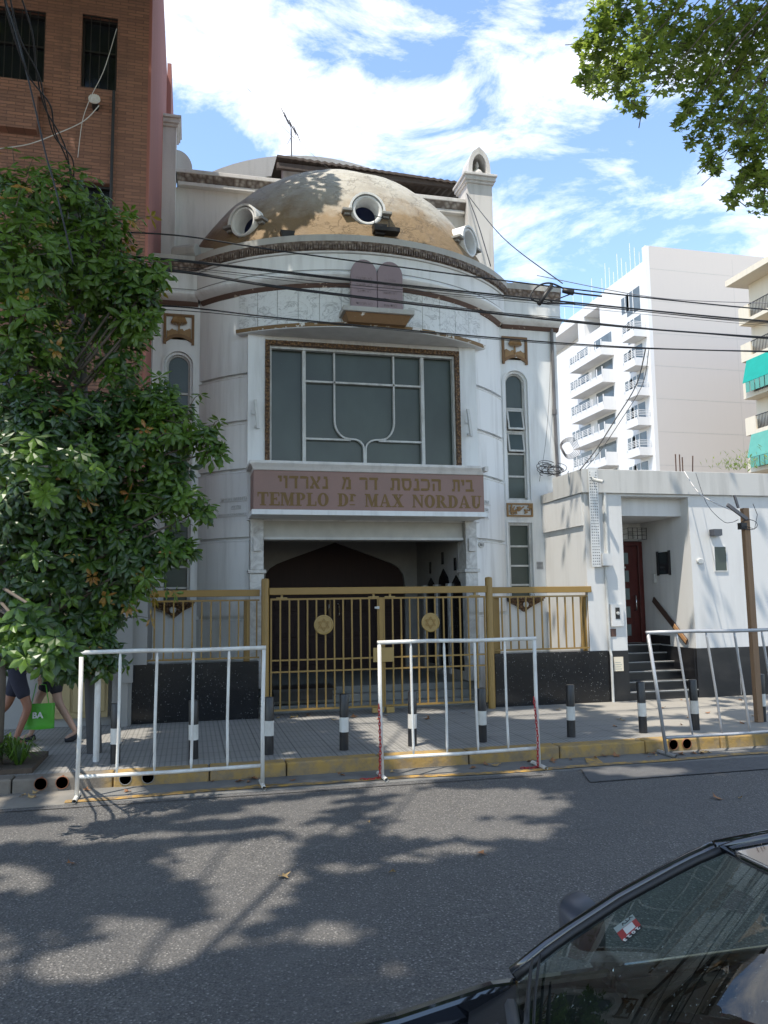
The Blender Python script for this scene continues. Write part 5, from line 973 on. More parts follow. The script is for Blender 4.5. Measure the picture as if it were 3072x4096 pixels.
br.tube([root, root+Vector((.02, 0, .9)), crotch], [.11, .095, .085], 10); br.build('trunk', 'bark', TR, True); br = MB()
for i, (px, py, rp, Y) in enumerate(blobs):
    c = at(px, py, Y); r = rp/1732*Y*1.03; c.y = Y
    md = crotch.lerp(c, .5)+Vector((0, 0, .15*abs(c.z-2.3))); st_ = Vector((-2.0, 9.35, max(.9, min(5.0, c.z-1.0 if c.z > 2.3 else 1.4)))); br.tube([st_, md if c.z > 3 else st_.lerp(c, .5), c], [.035, .02, .007], 6)
    n = int(9+rp*rp*(.0118 if py < 880 else .017))
    for k in range(n):
        v = rdir(); q = random.random()**.45; p = c+Vector((v.x*r, v.y*min(r, .8)*1.1, v.z*r))*q; ax = (v*.7+Vector((0, -.35, .55))).normalized()
        tgt = CD if (py > 820 and px < 300 and random.random() < .85) or random.random() < .22 else C_  # darker leaves crowd the lower left, painting its shade; the rest fall at random
        if random.random() < (.10 if py < 700 and q > .8 else (.04 if q > .85 else 0)): tgt = CN
        zz_ = random.choice([.6, .85, 1, 1, 1.15, 1.3])*(1 if tgt is not CN else .7); whorl(tgt, p, ax, random.uniform(.115, .155)*zz_, random.uniform(.05, .066)*zz_, random.randint(3, 7))
        if q > .9 and random.random() < .16 and rp > 30:
            p2 = p+Vector((v.x, v.y*.3, v.z*.6+.12))*random.uniform(.18, .38); br.tube([p, p.lerp(p2, .5)+Vector((0, 0, .03)), p2], [.006, .004, .003], 4, False); whorl(C_ if random.random() < .7 else CN, p2, (v+Vector((0, 0, .3))).normalized(), .13, .055, 5); whorl(C_, p.lerp(p2, .55), ax, .12, .052, 3)
        if q > .8 and random.random() < .5: br.tube([p-v*.22, p], [.006, .003], 4, False)
for px, py, rp, Y in near:
    c = at(px, py, Y); r = rp/1732*Y
    br.tube([Vector((-2.0, 9.3, c.z+.3)), c+Vector((-.1, .5, .1)), c], [.02, .012, .006], 6)
    for k in range(int(8+rp*.28)):
        v = rdir(); p = c+v*r*random.random()**.5; whorl(C_ if random.random() < .6 else CD, p, (v*.5+Vector((.1, -.6, .5))).normalized(), random.uniform(.10, .18), random.uniform(.06, .078), random.randint(4, 6))
br.build('branches', 'bark', TR, True)
C_.build('crown', 'leaf_green', TR, fix=False); CD.build('dark_foliage', 'leaf_dark', TR, fix=False); CN.build('young_leaves', 'leaf_new', TR, fix=False)
# plane trees of the near pavement, arching over the street
def starleaf(mb, c, d, nrm, s_):
    b = nrm.cross(d).normalized(); rr = [.15, .55, .38, .85, .45, 1.0, .45, .85, .38, .55]; pts = []
    for k in range(10):
        a = math.pi+2*math.pi*k/10; r_ = rr[k]; pts.append(c+(d*math.cos(a)*r_+b*math.sin(a)*r_)*s_*.62-nrm*(abs(math.sin(a))*r_*s_*.16))
    mb.add([c]+pts, [(0, k+1, (k+1) % 10+1) for k in range(10)])
random.seed(31)
TB = thing('plane_tree', 'leafy plane tree whose boughs hang into the sky at the top right corner', 'tree', (7.6, -1.6, 0)); TA = thing('plane_tree', 'plane tree on the near pavement behind the viewpoint, its crown shaped to shade the road', 'tree', (-4.2, -1.6, 0), None)
pb = [(1330, 50, 62), (1290, 110, 40), (1262, 95, 26), (1265, 168, 26), (1290, 182, 30), (1340, 150, 62), (1300, 20, 40), (1365, 205, 36), (1385, 235, 20), (1400, 120, 55), (1425, 60, 80), (1455, 160, 48), (1500, 90, 80), (1520, 180, 52), (1570, 60, 85), (1590, 150, 70), (1640, 60, 80), (1650, 170, 75), (1490, 225, 26), (1478, 262, 22), (1520, 262, 34), (1545, 300, 30), (1500, 300, 26), (1535, 345, 26), (1548, 370, 14), (1565, 235, 50), (1615, 255, 58), (1640, 320, 45), (1600, 320, 30), (1655, 260, 55), (1600, 385, 22), (1625, 372, 34), (1650, 395, 36), (1590, 425, 24), (1640, 440, 24), (1655, 455, 18), (1572, 430, 12)]
LV = MB(); LD = MB(); BB = MB(); hub = Vector((9.6, 7.0, 11.5))
for px, py, rp in pb:
    Y = random.uniform(7.6, 9.4); c = at(px, py, Y); r = rp/1732*Y*.98; mid = hub.lerp(c, .55)+Vector((0, 0, .3)); BB.tube([mid, c.lerp(mid, .4)+Vector((0, 0, .15)), c], [.012, .008, .003], 5)
    for k in range(int(7+rp*rp*.062)):
        v = rdir(); p = c+Vector((v.x*r, v.y*r*1.5, v.z*r))*random.random()**.42; tgt = LV if random.random() < .7 else LD
        nrm = (rdir()*.75+Vector((0, -.15, 1))).normalized(); d = (v*.6+rdir()+Vector((0, 0, -.5))); d = (d-nrm*d.dot(nrm)).normalized(); starleaf(tgt, p, d, nrm, random.choice([.08, .10, .12, .15])*random.uniform(.9, 1.1))
        if random.random() < .06: BB.tube([p, p+v*-.3], [.004, .006], 4, False)
def inell(x, y, L, soft=0):
    q = min(((x-a)/c)**2+((y-b)/d)**2 for a, b, c, d in L)
    return q < 1 if not soft else (random.random() > (q-.7)/soft)
LIT_ROAD = [(1010, 1720, 200, 24), (930, 1755, 150, 18), (1010, 1790, 210, 24), (1130, 1740, 110, 26), (880, 1715, 90, 14), (520, 1850, 150, 40), (300, 1990, 90, 22), (760, 1870, 80, 12), (600, 1820, 85, 16), (480, 1880, 110, 28), (530, 1950, 85, 40), (600, 1935, 60, 20), (430, 2020, 150, 30), (280, 2060, 170, 32), (160, 2090, 90, 26), (360, 2000, 80, 20), (720, 2005, 85, 22), (640, 2020, 50, 12), (880, 2095, 45, 26), (60, 1895, 75, 36), (20, 2060, 50, 60), (80, 1730, 150, 36), (700, 1790, 90, 14), (560, 1905, 110, 46), (330, 2045, 150, 40), (160, 1705, 60, 12), (1380, 1665, 110, 12), (1000, 1830, 100, 12), (900, 1850, 60, 8), (290, 1700, 120, 10), (650, 1670, 110, 6), (1150, 1670, 60, 8), (1520, 1612, 160, 12)]
LIT_WALK = [(1160, 1542, 110, 11), (930, 1535, 40, 6), (700, 1552, 60, 7), (1290, 1512, 70, 12), (1400, 1530, 120, 18), (1560, 1520, 120, 40), (1450, 1560, 90, 8), (240, 1680, 60, 9), (120, 1660, 60, 6), (1500, 1590, 160, 10)]
LIT_FAC = [(1182, 740, 34, 60), (1188, 850, 26, 100), (1203, 950, 18, 90), (1120, 665, 12, 30), (1178, 660, 16, 34), (800, 615, 40, 8), (560, 600, 14, 24), (985, 1060, 10, 8), (810, 1062, 30, 16), (1238, 1120, 16, 80), (1225, 1240, 10, 60), (700, 1250, 5, 5)]
LIT_DOME = [(735, 378, 110, 14), (690, 415, 30, 16), (840, 400, 70, 24), (880, 470, 60, 40), (960, 520, 60, 40), (930, 440, 50, 30), (640, 420, 24, 10), (560, 430, 20, 8), (1030, 480, 60, 200), (870, 540, 90, 26), (780, 400, 40, 16)]
def shade(c):
    """keep a leaf at c? crown gaps are laid out so chosen patches stay sunlit"""
    x, y, z = c; st = .3; dx, dy = .36*st, .273*st; tree = False
    while True:
        x += dx; y += dy; z -= st
        if -3.2 < x < .35 and 6.4 < y < 9.9 and 1.0 < z < 7.0 and not tree:
            tree = True
            if z > 4.0 or y < 7.6 or noise.noise(Vector((x*.9, y, z*.9))) > .25: return 0 if noise.noise(Vector((x*1.1, z*1.1, 2))) > -.12 else 1
        if z < 1.9 and 10.4 < y < 11.4 and x < -1: return 1
        if y > 12.15:
            if x > 6.36 and z < 3.9: px, py = proj((x, 12.15, z)); return 0 if random.random() < .985 else 1
            if x < -.74: return 1 if z < 17 else 0
            if y > 12.33 and z < 7.55:
                fy = P if (x < .1 or x > 5.6) else CY-math.sqrt(max(0, RD*RD-(x-CX)**2))
                if y > fy-.05: px, py = proj((x, fy, z)); return 0 if inell(px, py, LIT_FAC) else 1
            if z > 7.2:
                e_ = ((x-DC.x)/DA)**2+((y-DC.y)/DA)**2+((z-DC.z)/DH)**2
                if e_ < 1.03: px, py = proj((x, y, z)); return 0 if inell(px, py, LIT_DOME) else (0 if px > 730 else (1 if px < 600 else (noise.noise(Vector((x*1.3, y*1.3, 1))) > 0)))
            if y > 17: px, py = proj((x, 17, z)); return 0 if (px > 900 or random.random() < .5) else 1
        if z < 0 and y > 8.75: px, py = proj((x, y, 0)); return 0 if inell(px, py, LIT_WALK, 1.2) else (1 if px < 1330 else (random.random() < .8))
        if z < ROADZ:
            px, py = proj((x, y, ROADZ)); 
            if px < 0 or py > 2212: return random.random() < .75
            return 0 if inell(px, py, LIT_ROAD, 1.5) else 1
SA = MB(); SBm = MB(); cnt = 0; tries = 0
while tries < 170000:  # unseen crown leaves, shaped by the wanted shade and sun patches
    tries += 1; c = Vector((random.uniform(-9, 9.5), random.uniform(-3, 14.2), random.uniform(11.0, 13.4)+max(0, 0)))
    if c.y > 9.5: c.z += (c.y-9.5)*.75
    x, y = proj(c)
    if -80 < x < 1740 and y > -45: continue
    if noise.noise(Vector((c.x*.45, c.y*.45, 5))) > .62: continue
    if not shade(c): continue
    nrm = (rdir()*.55+Vector((0, 0, 1))).normalized(); d = rdir(); d = (d-nrm*d.dot(nrm)).normalized(); b = nrm.cross(d); s_ = random.uniform(.07, .12); tg = SA if c.x < 1.5 else SBm
    tg.add([c-d*s_, c+b*s_*.8+d*s_*.1, c+d*s_*1.1, c-b*s_*.8+d*s_*.1], [(0, 1, 2, 3)]); cnt += 1
print('shade leaves', cnt)
SA.build('crown', 'plane_leaf', TA, fix=False); SBm.build('upper_crown', 'plane_leaf', TB, fix=False); LV.build('crown', 'plane_leaf', TB, fix=False); LD.build('dark_foliage', 'plane_leaf_dark', TB, fix=False)
def bigtree(t, x, y, targets):
    m = MB(); base = Vector((x, y, 0)); fork = Vector((x+.2, y+.6, 5.5)); m.tube([base, base+Vector((.05, .1, 2.5)), fork], [.30, .25, .22], 14); m.build('trunk', 'plane_bark', t, True); m = MB()
    for q in targets: q = Vector(q); m.tube([fork, fork.lerp(q, .5)+Vector((0, 0, 1.2)), q], [.045, .028, .012], 8)
    return m
m = bigtree(TA, -4.2, -1.6, [(-6, 2, 12), (-2, 5, 12.2), (1, 3, 12), (-1, 9, 12.6), (-7, 7, 12), (-4, 4, 12.5)]); m.build('boughs', 'plane_bark', TA, True)
m = bigtree(TB, 7.6, -1.6, [(8, 3, 12), (4, 6, 12.2), (5, 2, 12.4), (9.5, 7.0, 9.5), (3, 9, 13)]); m.v and m.build('boughs', 'plane_bark', TB, True); BB.build('twigs', 'bark', TB, True)
# planting bed and strap-leaved plants by the kerb
struct(MB().box(-3.6, -1.55, 9.02, 10.0, -.1, .05).build('planting_bed', 'earth'))
random.seed(8)
for i, (x, y, w) in enumerate(((-1.72, 9.25, 'in front'), (-1.98, 9.2, 'at the frame edge'), (-1.85, 9.6, 'behind, under the walkers'), (-2.25, 9.35, 'at the far left'))):
    q = MB()
    for k in range(60):
        a = random.uniform(0, 6.28); L = random.uniform(.16, .34); o = Vector((math.cos(a), math.sin(a), 0)); s_ = Vector((-math.sin(a), math.cos(a), 0))*.008; b = Vector((x, y, .05))+o*.03; h = random.uniform(.5, .9)
        p1 = b+o*L*.35+Vector((0, 0, L*h)); p2 = b+o*L*.9+Vector((0, 0, L*h*.5)); q.add([b-s_, b+s_, p1+s_, p1-s_, p2], [(0, 1, 2, 3), (3, 2, 4)])
    o = q.build('strap_plant', 'leaf_dark' if i % 2 else 'leaf_green', org=(x, y, .05), fix=False); tag(o, 'low strap-leaved plant in the kerbside bed, '+w, 'plant', 'plants in the kerbside bed')
q = MB()
for k in range(160):
    c = Vector((9.6+random.gauss(0, .32)+3.2, 13.6+random.gauss(0, .2), 3.62+abs(random.gauss(0, .16)))); d = (Vector((0, 0, 1))+rdir()*.8).normalized(); leaf4(q, c, d, d.orthogonal().normalized(), .12, .03)
cb = at(1603, 1013, 13.6); q.v = [(v[0]-12.8+cb.x, v[1], v[2]-3.62+cb.z-.02) for v in q.v]; tag(q.build('roof_bush', 'plane_leaf', org=(cb.x, 13.6, cb.z-.05), fix=False), 'small green bush growing on the white house roof at the right', 'bush')
# ================================================================== FALLEN LEAVES
random.seed(17); protos = []
for k in range(6):
    q = MB(); starleaf(q, Vector((0, 0, 0)), Vector((1, 0, 0)), Vector((0, .1, 1)).normalized(), .06+.012*k); q.v = [(v[0], v[1], abs(v[2])*1.3+.012*noise.noise(Vector((v[0]*40, v[1]*40, k)))+.006) for v in q.v]; protos.append(q)
zones = [('on the pavement along the foot of the gate', 14, lambda: (random.uniform(575, 1040), random.gauss(1551, 4)), 0, 'before the gate'), ('in the gutter between the first and middle barriers', 9, lambda: (random.uniform(420, 1050), 0), 1, 'g'), ('in the gutter near the right leg of the middle barrier', 12, lambda: (random.uniform(1050, 1420), 0), 1, 'g'), ('in the gutter beneath the tilted grey barrier', 14, lambda: (random.uniform(1440, 1650), 0), 1, 'g'), ('on the sunny pavement in front of the white house', 18, lambda: (random.uniform(1180, 1655), random.uniform(1490, 1575)), 0, 'h'), ('in the gutter at the far left', 10, lambda: (random.uniform(20, 400), 0), 1, 'g'), ('on the road in front of the barriers', 7, lambda: (random.uniform(100, 1600), random.uniform(1720, 1900)), 2, 'r')]
pm = [q.build('fallen_leaf', 'dry_leaf' if i % 3 else 'dry_leaf_pale', fix=False) for i, q in enumerate(protos)]; used = [False]*6
gm = pm[2].data.copy(); gm.materials[0] = MATS['green_fallen']
for zi, (lab, n, f, kind, _) in enumerate(zones):
    for k in range(n):
        x, y = f(); i = random.randrange(6); col = ['brown', 'brown', 'pale dry', 'brown', 'brown', 'brown']
        if kind == 1: p = atZ(x, 1660, ROADZ); p = Vector((p.x, random.uniform(8.5, 8.70), ROADZ+.006))
        elif kind == 0: p = atZ(x, y, 0); p.z = 0
        else: p = atZ(x, y, ROADZ); p.z = ROADZ+.004
        if used[i]: o = pm[i].copy(); COL.objects.link(o)
        else: o = pm[i]; used[i] = True
        o.location = p; o.rotation_euler = (random.uniform(-.25, .25), random.uniform(-.25, .25), random.uniform(0, 6.28)); sc_ = random.uniform(.7, 1.35); o.scale = (sc_, sc_, sc_)
        tag(o, 'dry brown plane leaf lying '+lab, 'leaf', 'fallen leaves '+lab)
# ================================================================== PEOPLE
def skinned(name, verts, edges, mat, parent, sub=2, root=0):
    me = D2.meshes.new(name); me.from_pydata([v[0] for v in verts], edges, []); me.materials.append(MATS[mat]); o = D2.objects.new(name, me); COL.objects.link(o)
    md = o.modifiers.new('skin', 'SKIN'); md.use_smooth_shade = True
    sv = me.skin_vertices[0].data if me.skin_vertices else None
    if sv is None:
        bm = bmesh.new(); bm.from_mesh(me); bm.verts.layers.skin.verify(); bm.to_mesh(me); bm.free(); sv = me.skin_vertices[0].data
    for i, v in enumerate(verts): r = v[1]; sv[i].radius = (r, r) if not isinstance(r, tuple) else r; sv[i].use_root = (i == root)
    o.modifiers.new('sub', 'SUBSURF').levels = sub; o.modifiers['sub'].render_levels = sub
    dg = bpy.context.evaluated_depsgraph_get(); bpy.context.view_layer.update(); dg = bpy.context.evaluated_depsgraph_get()
    ev = o.evaluated_get(dg); m2 = D2.meshes.new_from_object(ev); m2.polygons.foreach_set('use_smooth', [True]*len(m2.polygons)); D2.objects.remove(o); o = D2.objects.new(name, m2); COL.objects.link(o)
    if not m2.materials: m2.materials.append(MATS[mat])
    if parent: o.parent = parent; o.matrix_parent_inverse = Matrix.Translation(parent.location).inverted()
    return o
def person(lab, base, f, Hh, J, top, bot, skin, hair):
    """J: joints dict of offsets (forward, side, up) in metres"""
    t = thing('person', lab, 'person', base); b = Vector(base); f = Vector(f); s_ = Vector((0, 0, 1)).cross(f)
    W = lambda k: b+f*J[k][0]+s_*J[k][1]+Vector((0, 0, J[k][2])); V = []; E_ = []
    def a(k, r): V.append((W(k), r)); return len(V)-1
    i = {k: a(k, r) for k, r in (('pelvis', .105), ('waist', .10), ('chest', .12), ('neckb', .06), ('neck', .048), ('head', .082), ('crown', .075), ('shl', .055), ('ell', .04), ('wrl', .026), ('hal', .034), ('shr', .055), ('elr', .04), ('wrr', .026), ('har', .034), ('hil', .088), ('knl', .055), ('anl', .035), ('tol', .03), ('hir', .088), ('knr', .055), ('anr', .035), ('tor', .03))}
    for p, q in (('pelvis', 'waist'), ('waist', 'chest'), ('chest', 'neckb'), ('neckb', 'neck'), ('neck', 'head'), ('head', 'crown'), ('chest', 'shl'), ('shl', 'ell'), ('ell', 'wrl'), ('wrl', 'hal'), ('chest', 'shr'), ('shr', 'elr'), ('elr', 'wrr'), ('wrr', 'har'), ('pelvis', 'hil'), ('hil', 'knl'), ('knl', 'anl'), ('anl', 'tol'), ('pelvis', 'hir'), ('hir', 'knr'), ('knr', 'anr'), ('anr', 'tor')): E_.append((i[p], i[q]))
    for h in ('hal', 'har'):   # fingers
        w = W('wr'+h[2]); hp = W(h); d = (hp-w).normalized(); o = d.orthogonal().normalized()
        for k in range(4):
            c = len(V); V.append((hp+o*(.012*(k-1.5))+d*.03, .0095)); V.append((hp+o*(.013*(k-1.5))+d*(.06+.006*(k % 2)), .008)); V.append((hp+o*(.011*(k-1.5))+d*.08-f*.012, .007)); E_ += [(i[h], c), (c, c+1), (c+1, c+2)]
        c = len(V); V.append((hp+o*.03+d*.0, .01)); V.append((hp+o*.042+d*.03, .008)); E_ += [(i[h], c), (c, c+1)]
    skinned('body', V, E_, skin, t)
    def part(nm, ks, es, mat): v_ = [(W(k) if isinstance(k, str) else b+f*k[0]+s_*k[1]+Vector((0, 0, k[2])), r) for k, r in ks]; skinned(nm, v_, es, mat, t)
    def mix(a_, c_, q): return tuple(J[a_][n]*(1-q)+J[c_][n]*q for n in range(3))
    part('shirt', [('waist', .125), ('chest', .145), ('neckb', .075), ('shl', .075), (mix('shl', 'ell', .6), .062), ('shr', .075), (mix('shr', 'elr', .6), .062), (mix('pelvis', 'waist', .3), .125)], [(0, 1), (1, 2), (1, 3), (3, 4), (1, 5), (5, 6), (0, 7)], top)
    part('shorts', [('pelvis', .125), ('hil', .108), (mix('hil', 'knl', .78), .085), ('hir', .108), (mix('hir', 'knr', .78), .085), (mix('pelvis', 'waist', .7), .118)], [(0, 1), (1, 2), (0, 3), (3, 4), (0, 5)], bot)
    hd = W('head'); q = MB(); q.sphere(hd+Vector((0, 0, .055))-f*.018, (.098, .098, .10), 14, 10)
    if hair == 'long': q.sphere(hd-f*.06+Vector((0, 0, -.08)), (.075, .085, .16), 12, 8)
    q.build('hair', 'hair_dark', t, True); q = MB(); q.sphere(hd+f*.10+Vector((0, 0, -.005)), (.014, .014, .022), 8, 6); 
    q.build('nose', skin, t, True); q = MB()
    for u in (-.032, .032): q.sphere(hd+f*.083+s_*u+Vector((0, 0, .02)), .011, 8, 6)
    q.build('eye', 'print_black', t, True); q = MB()
    for k in ('l', 'r'):
        a_, b_ = W('an'+k), W('to'+k); d = (b_-a_); d.z *= .6; q.tube([a_-d.normalized()*.05+Vector((0, 0, -.045)), a_.lerp(b_, .5)+Vector((0, 0, -.04)), b_+Vector((0, 0, -.012))], [.034, .04, .032], 8)
    q.build('shoe', 'cloth_black', t, True); return t, W
base1 = at(32, 1602, 10.75); base1.z = 0
J1 = dict(pelvis=(0, 0, .90), waist=(0, 0, 1.05), chest=(.01, 0, 1.26), neckb=(.0, 0, 1.40), neck=(.01, 0, 1.45), head=(.03, 0, 1.55), crown=(.02, 0, 1.62), shl=(0, .16, 1.35), ell=(-.02, .2, 1.08), wrl=(.2, .16, 1.03), hal=(.27, .12, 1.03), shr=(0, -.16, 1.35), elr=(-.0, -.21, 1.07), wrr=(.22, -.2, .99), har=(.29, -.19, 1.0), hil=(0, .09, .86), knl=(-.12, .1, .48), anl=(-.42, .1, .2), tol=(-.38, .1, .06), hir=(0, -.09, .86), knr=(.16, -.1, .47), anr=(.02, -.1, .08), tor=(.15, -.1, .03))
person('tanned walker in black top and dark shorts facing right, holding a phone out', (base1.x, 10.75, 0), (1, 0, 0), 1.65, J1, 'cloth_black', 'cloth_navy', 'skin_tan', 'long')
base2 = at(112, 1592, 11.0)
J2 = dict(pelvis=(0, 0, .93), waist=(.0, 0, 1.08), chest=(.02, 0, 1.30), neckb=(.02, 0, 1.45), neck=(.03, 0, 1.50), head=(.05, 0, 1.60), crown=(.04, 0, 1.68), shl=(.02, .18, 1.40), ell=(.05, .24, 1.12), wrl=(.10, .25, .88), hal=(.11, .25, .80), shr=(.02, -.18, 1.40), elr=(-.1, -.23, 1.13), wrr=(.02, -.22, .9), har=(.04, -.22, .83), hil=(0, .09, .88), knl=(-.08, .10, .48), anl=(-.30, .10, .11), tol=(-.17, .1, .03), hir=(0, -.09, .88), knr=(.2, -.1, .50), anr=(.26, -.1, .08), tor=(.39, -.1, .03))
t2, W2 = person('pale-skinned person in dark shirt and shorts and black sandals walking left, carrying a green bag', (base2.x, 11.0, 0), (-1, 0, 0), 1.75, J2, 'cloth_navy', 'cloth_black', 'skin_pale', 'short')
hp = W2('hal'); a, b = at(54, 1521, hp.y), at(117, 1573, hp.y); q = MB(); x0, x1, z0, z1 = a.x, b.x, b.z, a.z
nx = 8; vs = []
for s_ in (-1, 1):
    for j in range(6):
        for i in range(nx+1): u, v = i/nx, j/5; vs.append((x0+(x1-x0)*u, hp.y+s_*(.012+.045*(1-v)*math.sin(math.pi*u))+.008*math.sin(u*9+v*5), z0+(z1-z0)*v))
n1 = 6*(nx+1); fs = []
for s_ in (0, 1):
    for j in range(5):
        for i in range(nx): k = s_*n1+j*(nx+1)+i; fs.append((k, k+1, k+nx+2, k+nx+1))
fs += [(i, i+1, n1+i+1, n1+i) for i in range(nx)]+[(j*(nx+1), (j+1)*(nx+1), n1+(j+1)*(nx+1), n1+j*(nx+1)) for j in range(5)]+[(j*(nx+1)+nx, (j+1)*(nx+1)+nx, n1+(j+1)*(nx+1)+nx, n1+j*(nx+1)+nx) for j in range(5)]
bag = thing('shopping_bag', 'bright green shopping bag with small white lettering held by the walker on the left', 'bag', ((x0+x1)/2, hp.y, z0)); MB().add(vs, fs).build('bag_body', 'bag_green', bag, True, fix=False)
q = MB(); xm = (x0+x1)/2; q.tube([(xm-.1, hp.y, z1-.01), (xm-.05, hp.y, hp.z-.06), (hp.x, hp.y, hp.z-.07), (xm+.06, hp.y, hp.z-.08), (xm+.1, hp.y, z1-.01)], .006, 5, False); q.build('strap', 'bag_green', bag)
q = MB(); addtext(q, 'BA', .10, fr((x0+.16, hp.y-.078, z0+.14), (1, 0, 0), (0, 0, 1), (0, -1, 0)), ext=.002, offset=.003); q.build('print', 'print_white', bag, fix=False)
hr = base1+Vector((.0, 0, 0)); ph = MB().obox((base1.x+.36, 10.75-.19, 1.03), (.035, 0, .02), (0, .035, 0), (-.002, 0, .004)).build('mobile_phone', 'interior_grey', org=(base1.x+.36, 10.56, 1.03)); tag(ph, 'phone held out in the hand of the walking woman at the left', 'phone')
# ================================================================== CABLES
def cable(pts, r, lab, mat='cable_black', name='overhead_cable', grp='overhead cables across the street front', n=7, seed=0):
    P_ = [Vector(p) for p in pts]; out = []
    for i in range(len(P_)-1):
        p0 = P_[max(i-1, 0)]; p1, p2 = P_[i], P_[i+1]; p3 = P_[min(i+2, len(P_)-1)]
        for k in range(8): t = k/8; out.append(.5*((2*p1)+(-p0+p2)*t+(2*p0-5*p1+4*p2-p3)*t*t+(-p0+3*p1-3*p2+p3)*t*t*t))
    out.append(P_[-1]); o = MB().tube(out, r*.72, n).build(name, mat, smooth=True, org=tuple(P_[0]), fix=False); return tag(o, lab, 'cable', grp)
YC = 9.6
def line(ptsD, Y=YC, ext=True):
    q = [at(x, y, Y) for x, y in ptsD]
    if ext: d = q[-1]-q[-2]; q.append(q[-1]+d.normalized()*6+Vector((0, 0, .1)))
    return q
pole = Vector((-1.44, 9.9, 0))
def L_(z, pts, r, lab, Y=YC, **k): return cable([Vector((-1.44, 9.85, z))]+line(pts, Y), r, lab, **k)
L_(at(150, 480, YC).z, [(378, 508), (648, 548), (1242, 625), (1659, 669)], .013, 'highest thick black cable crossing the dome foot')
L_(at(150, 530, YC).z, [(378, 561), (756, 603), (1242, 654), (1659, 694)], .016, 'second thick black cable, crossing the top of the stone tablets')
L_(at(150, 533, YC).z, [(378, 564), (700, 600), (1242, 658), (1659, 697)], .009, 'thinner cable running just below the second thick cable')
L_(at(150, 545, YC).z, [(378, 576), (756, 615), (1100, 646), (1242, 657), (1659, 700)], .006, 'thin black wire above the heavy cable bundle across the cornice')
L_(at(150, 552, YC).z, [(378, 580), (756, 621), (1100, 650), (1659, 704)], .004, 'thinnest dark wire across the curved cornice')
L_(at(150, 555, YC).z, [(378, 586), (648, 627), (1242, 696), (1659, 729)], .017, 'heaviest black cable, crossing the lower half of the stone tablets')
L_(at(150, 552, YC).z, [(378, 583), (648, 624), (1242, 693), (1659, 732)], .009, 'black cable lashed to the heaviest cable')
L_(at(150, 640, YC).z, [(378, 662), (648, 691), (1242, 743), (1659, 760)], .013, 'lowest cable, crossing the canopy over the great window')
L_(at(150, 650, YC).z, [(378, 670), (648, 694), (1242, 746), (1659, 758)], .007, 'thin cable beside the lowest cable across the canopy')
cable([atp for atp in (at(0, 678, 10.4), at(210, 690, 10.6), at(255, 694, 10.8), at(275, 690, 10.8), at(320, 664, 10.6), at(345, 661, 10), at(378, 662, YC))], .009, 'black cable dipping from the brick wall up to the lowest street cable')
def thin(a, b, r, lab, sag=0, mat='cable_black', name='wire', n=5): a = Vector(a); b = Vector(b); m_ = a.lerp(b, .5)-Vector((0, 0, sag)); return cable([a, m_, b], r, lab, mat, name, None, n)
thin(at(448, 92, 12), at(735, 385, 17), .004, 'thin guy wire running up across the sky to the dome top', .15, 'cable_grey'); thin(at(1008, 418, 16.7), at(1215, 612, 9.6), .012, 'guy wire from the right corner pier down to the cable splice', .2)
thin(at(1008, 418, 16.7), at(1060, 575, 13.9), .014, 'dark stay cable hanging down the right corner pier', -.1); thin(at(1160, 595, 25), at(1659, 655, 25), .02, 'faint far wire in front of the white apartment block', .3, 'cable_grey')
# splice loop
c = [at(x, y, YC) for x, y in ((1242, 656), (1175, 655), (1148, 645), (1150, 630), (1168, 615), (1190, 612), (1215, 622), (1236, 632), (1300, 640))]
cable(c, .017, 'cable loop with a splice bulge where the guy wire meets the street cables', name='cable_loop', grp=None); q = MB(); q.tube([at(1216, 628, YC), at(1238, 632, YC)], [.03, .04], 10); q.tube([at(1164, 657, YC), at(1192, 617, YC)], .03, 8); q.tube([at(1178, 656, YC), at(1236, 634, YC)], .009, 6); tag(q.build('cable_splice', 'dark_iron', smooth=True, org=tuple(at(1216, 628, YC))), 'dark splice closure and brace inside the cable loop at the temple corner', 'cable splice')
# top-left drop cables
random.seed(4)
core = [at(x, y, Y) for x, y, Y in ((20, -30, 7.2), (45, 70, 7.6), (75, 160, 8.0), (100, 225, 8.4), (122, 290, 8.8), (150, 345, 9.3), (160, 420, 9.8))]
for k in range(3):
    pp = [p+Vector((.035*math.cos(i*2.1+k*2.1)+(.10*(k-1)*max(0, 1-i/3)), 0, .035*math.sin(i*2.1+k*2.1))) for i, p in enumerate(core)]; cable(pp, .011, ['left strand', 'middle strand', 'right strand'][k]+' of the twisted black cable bundle at the top left', grp='twisted drop cables at the top left')
cable([at(x, y, 8.2) for x, y in ((5, -20), (40, 90), (68, 200), (98, 330), (118, 400), (135, 470), (158, 570))], .012, 'single black cable swinging down through the leaves at the top left', grp=None)
cable([at(x, y, 11.6) for x, y in ((-10, 322), (60, 312), (120, 290), (180, 262), (214, 228))], .010, 'pale cable rising from the left edge to the vent cowl', 'cable_white', grp=None, name='pale_cable')
cable([at(x, y, 11.8) for x, y in ((252, 62), (225, 150), (196, 210), (178, 262), (168, 340))], .007, 'thin white cord hanging in front of the narrow barred window', 'cable_white', grp=None, name='cord')
cable([Vector((p.x, 13.60, p.z)) for p in [at(x, y, 13.6) for x, y in ((332, 560), (330, 700), (326, 860), (322, 1000), (320, 1180))]], .006, 'thin dark wire running down the left edge of the temple front', grp=None, name='wire')
cable([at(x, y, 13.68) for x, y in ((1192, 700), (1186, 860), (1178, 960), (1165, 1040))], .006, 'thin wire sagging down the right temple pilaster', 'cable_grey', grp=None, name='wire')
